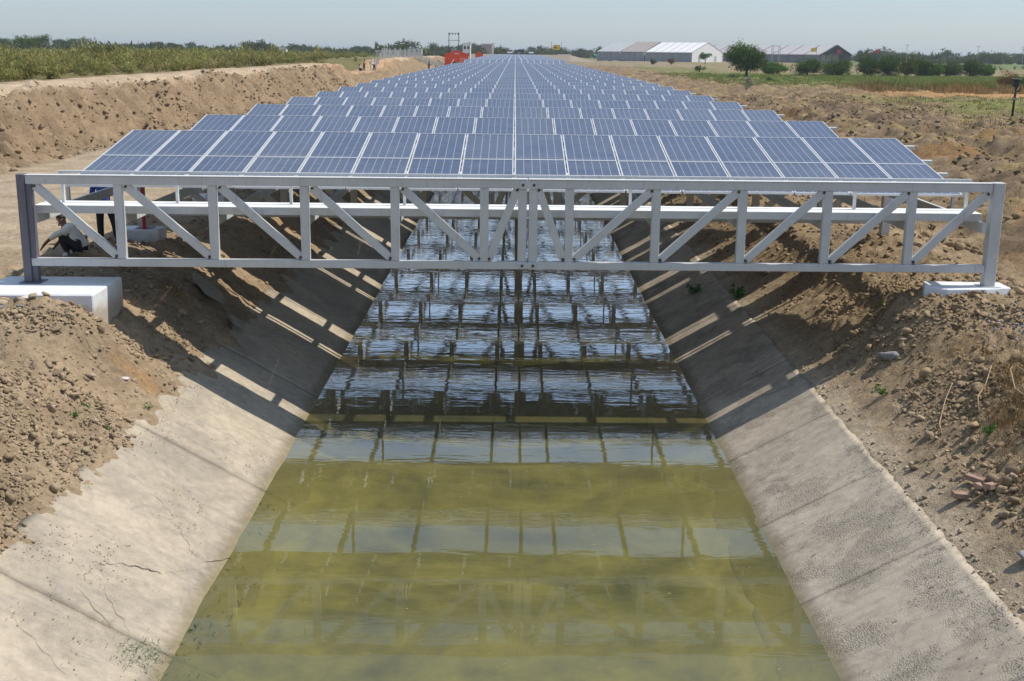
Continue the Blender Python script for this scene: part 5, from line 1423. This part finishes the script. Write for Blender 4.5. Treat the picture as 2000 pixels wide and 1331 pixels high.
        b_ = MB(); b_.bar(c_ + f * .088 - sx * .025 - up * .05, c_ + f * .088 + sx * .025 - up * .05, .012, .012); b_.build('mouth', 'cloth_dark', root)
    return tag(root, label, 'person', group)
gz_ = lambda x, y: float(height(np.array(x), np.array(y)))
# standing, back to the camera, under the first panel row
person((-9.0, 26.2, gz_(-9.0, 26.2)), 0.0, dict(pelvis=(-.02, 0, .90), belly=(-.03, 0, 1.06), chest=(-.04, .02, 1.28), neck=(-.04, .03, 1.44), head0=(-.04, .05, 1.52), head1=(-.04, .05, 1.60), back=(0, -.025, .0),
    shL=(-.22, .02, 1.36), elL=(-.30, .04, 1.10), wrL=(-.24, .22, .98), haL=(-.21, .28, .98), shR=(.14, .02, 1.36), elR=(.23, .06, 1.10), wrR=(.17, .26, 1.02), haR=(.14, .32, 1.02),
    hipL=(-.12, 0, .86), knL=(-.15, .03, .48), anL=(-.13, -.02, .09), toL=(-.14, .16, .04), hipR=(.08, 0, .86), knR=(.17, .02, .48), anR=(.24, -.05, .09), toR=(.27, .12, .04)),
    'standing worker in blue shirt and dark trousers behind the truss', 'cloth_blue')
# crouching, white shirt, reaching to the ground on his left
person((-9.08, 24.25, gz_(-9.08, 24.25)), 0.0, dict(pelvis=(.20, 0, .27), belly=(.17, -.02, .42), chest=(-.02, -.03, .60), neck=(-.13, -.01, .68), head0=(-.17, .06, .71), head1=(-.22, .10, .75), back=(.02, 0, .025),
    shL=(-.09, -.17, .56), elL=(-.30, -.20, .45), wrL=(-.46, -.19, .31), haL=(-.51, -.19, .25), shR=(-.02, .15, .60), elR=(-.22, .22, .42), wrR=(-.36, .22, .26), haR=(-.41, .22, .20),
    hipL=(.15, -.10, .27), knL=(-.18, -.13, .44), anL=(-.02, -.12, .09), toL=(-.17, -.13, .04), hipR=(.15, .10, .27), knR=(-.17, .14, .45), anR=(.0, .13, .09), toR=(-.15, .14, .04)),
    'crouching worker in a white shirt reaching down beside the left post', 'cloth_white', shoes='cloth_white', tail=.205)
STAND = dict(pelvis=(0, 0, .88), belly=(0, 0, 1.04), chest=(.02, 0, 1.26), neck=(.05, 0, 1.42), head0=(.07, 0, 1.50), head1=(.08, 0, 1.58), shL=(.02, -.18, 1.34), elL=(.12, -.22, 1.12), wrL=(.28, -.15, 1.0), haL=(.33, -.13, .98),
    shR=(.02, .18, 1.34), elR=(.12, .22, 1.12), wrR=(.28, .15, 1.0), haR=(.33, .13, .98), hipL=(0, -.10, .84), knL=(.12, -.12, .46), anL=(.10, -.12, .08), toL=(.26, -.12, .04), hipR=(0, .10, .84), knR=(-.10, .12, .46), anR=(-.20, .12, .08), toR=(-.05, .12, .04))
BEND = dict(STAND); BEND.update(belly=(-.14, 0, .98), chest=(-.34, 0, 1.10), neck=(-.48, 0, 1.16), head0=(-.55, 0, 1.16), head1=(-.62, 0, 1.16), shL=(-.36, -.18, 1.10), elL=(-.42, -.2, .86), wrL=(-.46, -.15, .62), haL=(-.47, -.14, .55), shR=(-.36, .18, 1.10), elR=(-.42, .2, .86), wrR=(-.46, .15, .62), haR=(-.47, .14, .55))
SQUAT = dict(pelvis=(.10, 0, .25), belly=(.08, 0, .40), chest=(-.04, 0, .60), neck=(-.1, 0, .74), head0=(-.13, 0, .82), head1=(-.14, 0, .89), shL=(-.05, -.17, .66), elL=(-.2, -.2, .46), wrL=(-.36, -.12, .36), haL=(-.41, -.1, .34), shR=(-.05, .17, .66), elR=(-.2, .2, .46), wrR=(-.36, .12, .36), haR=(-.41, .1, .34),
    hipL=(.06, -.1, .25), knL=(-.25, -.14, .44), anL=(-.08, -.13, .08), toL=(-.23, -.13, .04), hipR=(.06, .1, .25), knR=(-.25, .14, .44), anR=(-.08, .13, .08), toR=(-.23, .13, .04))
person((-21.7, 175.5, gz_(-21.7, 175.5)), 0.0, STAND, 'far worker in tan shirt standing by the fence line', 'cloth_tan', sub=1)
person((-20.55, 178.2, gz_(-20.55, 178.2)), 0.0, BEND, 'far worker in white shirt bending at the upright fence post', 'cloth_white', sub=1)
person((-22.0, 174.0, gz_(-22.0, 174.0)), 0.4, SQUAT, 'far worker in white squatting on the earth platform', 'cloth_white', sub=1)
person((-16.3, 231, gz_(-16.3, 231)), 0.0, STAND, 'far dark clothed figure left of the red shed', 'cloth_dark', sub=1)
person((-14.9, 231, gz_(-14.9, 231)), 0.8, SQUAT, 'far squatting figure nearest the red shed', 'cloth_dark', sub=1)

# ------------------------------------------------------------------ haze
b_ = MB(); b_.box(-4300, 4300, -60, 4300, -4.5, 14.0)
m = NT('haze_air')
pvn = m.n('VolumePrincipled', ins={'Color': (0.80, 0.89, 0.98, 1), 'Density': 0.00020, 'Anisotropy': 0.2})
m.t.links.new(pvn.outputs[0], m.out.inputs['Volume'])
tag(b_.build('haze', 'haze_air'), 'thin pale haze over the plain', kind='stuff')
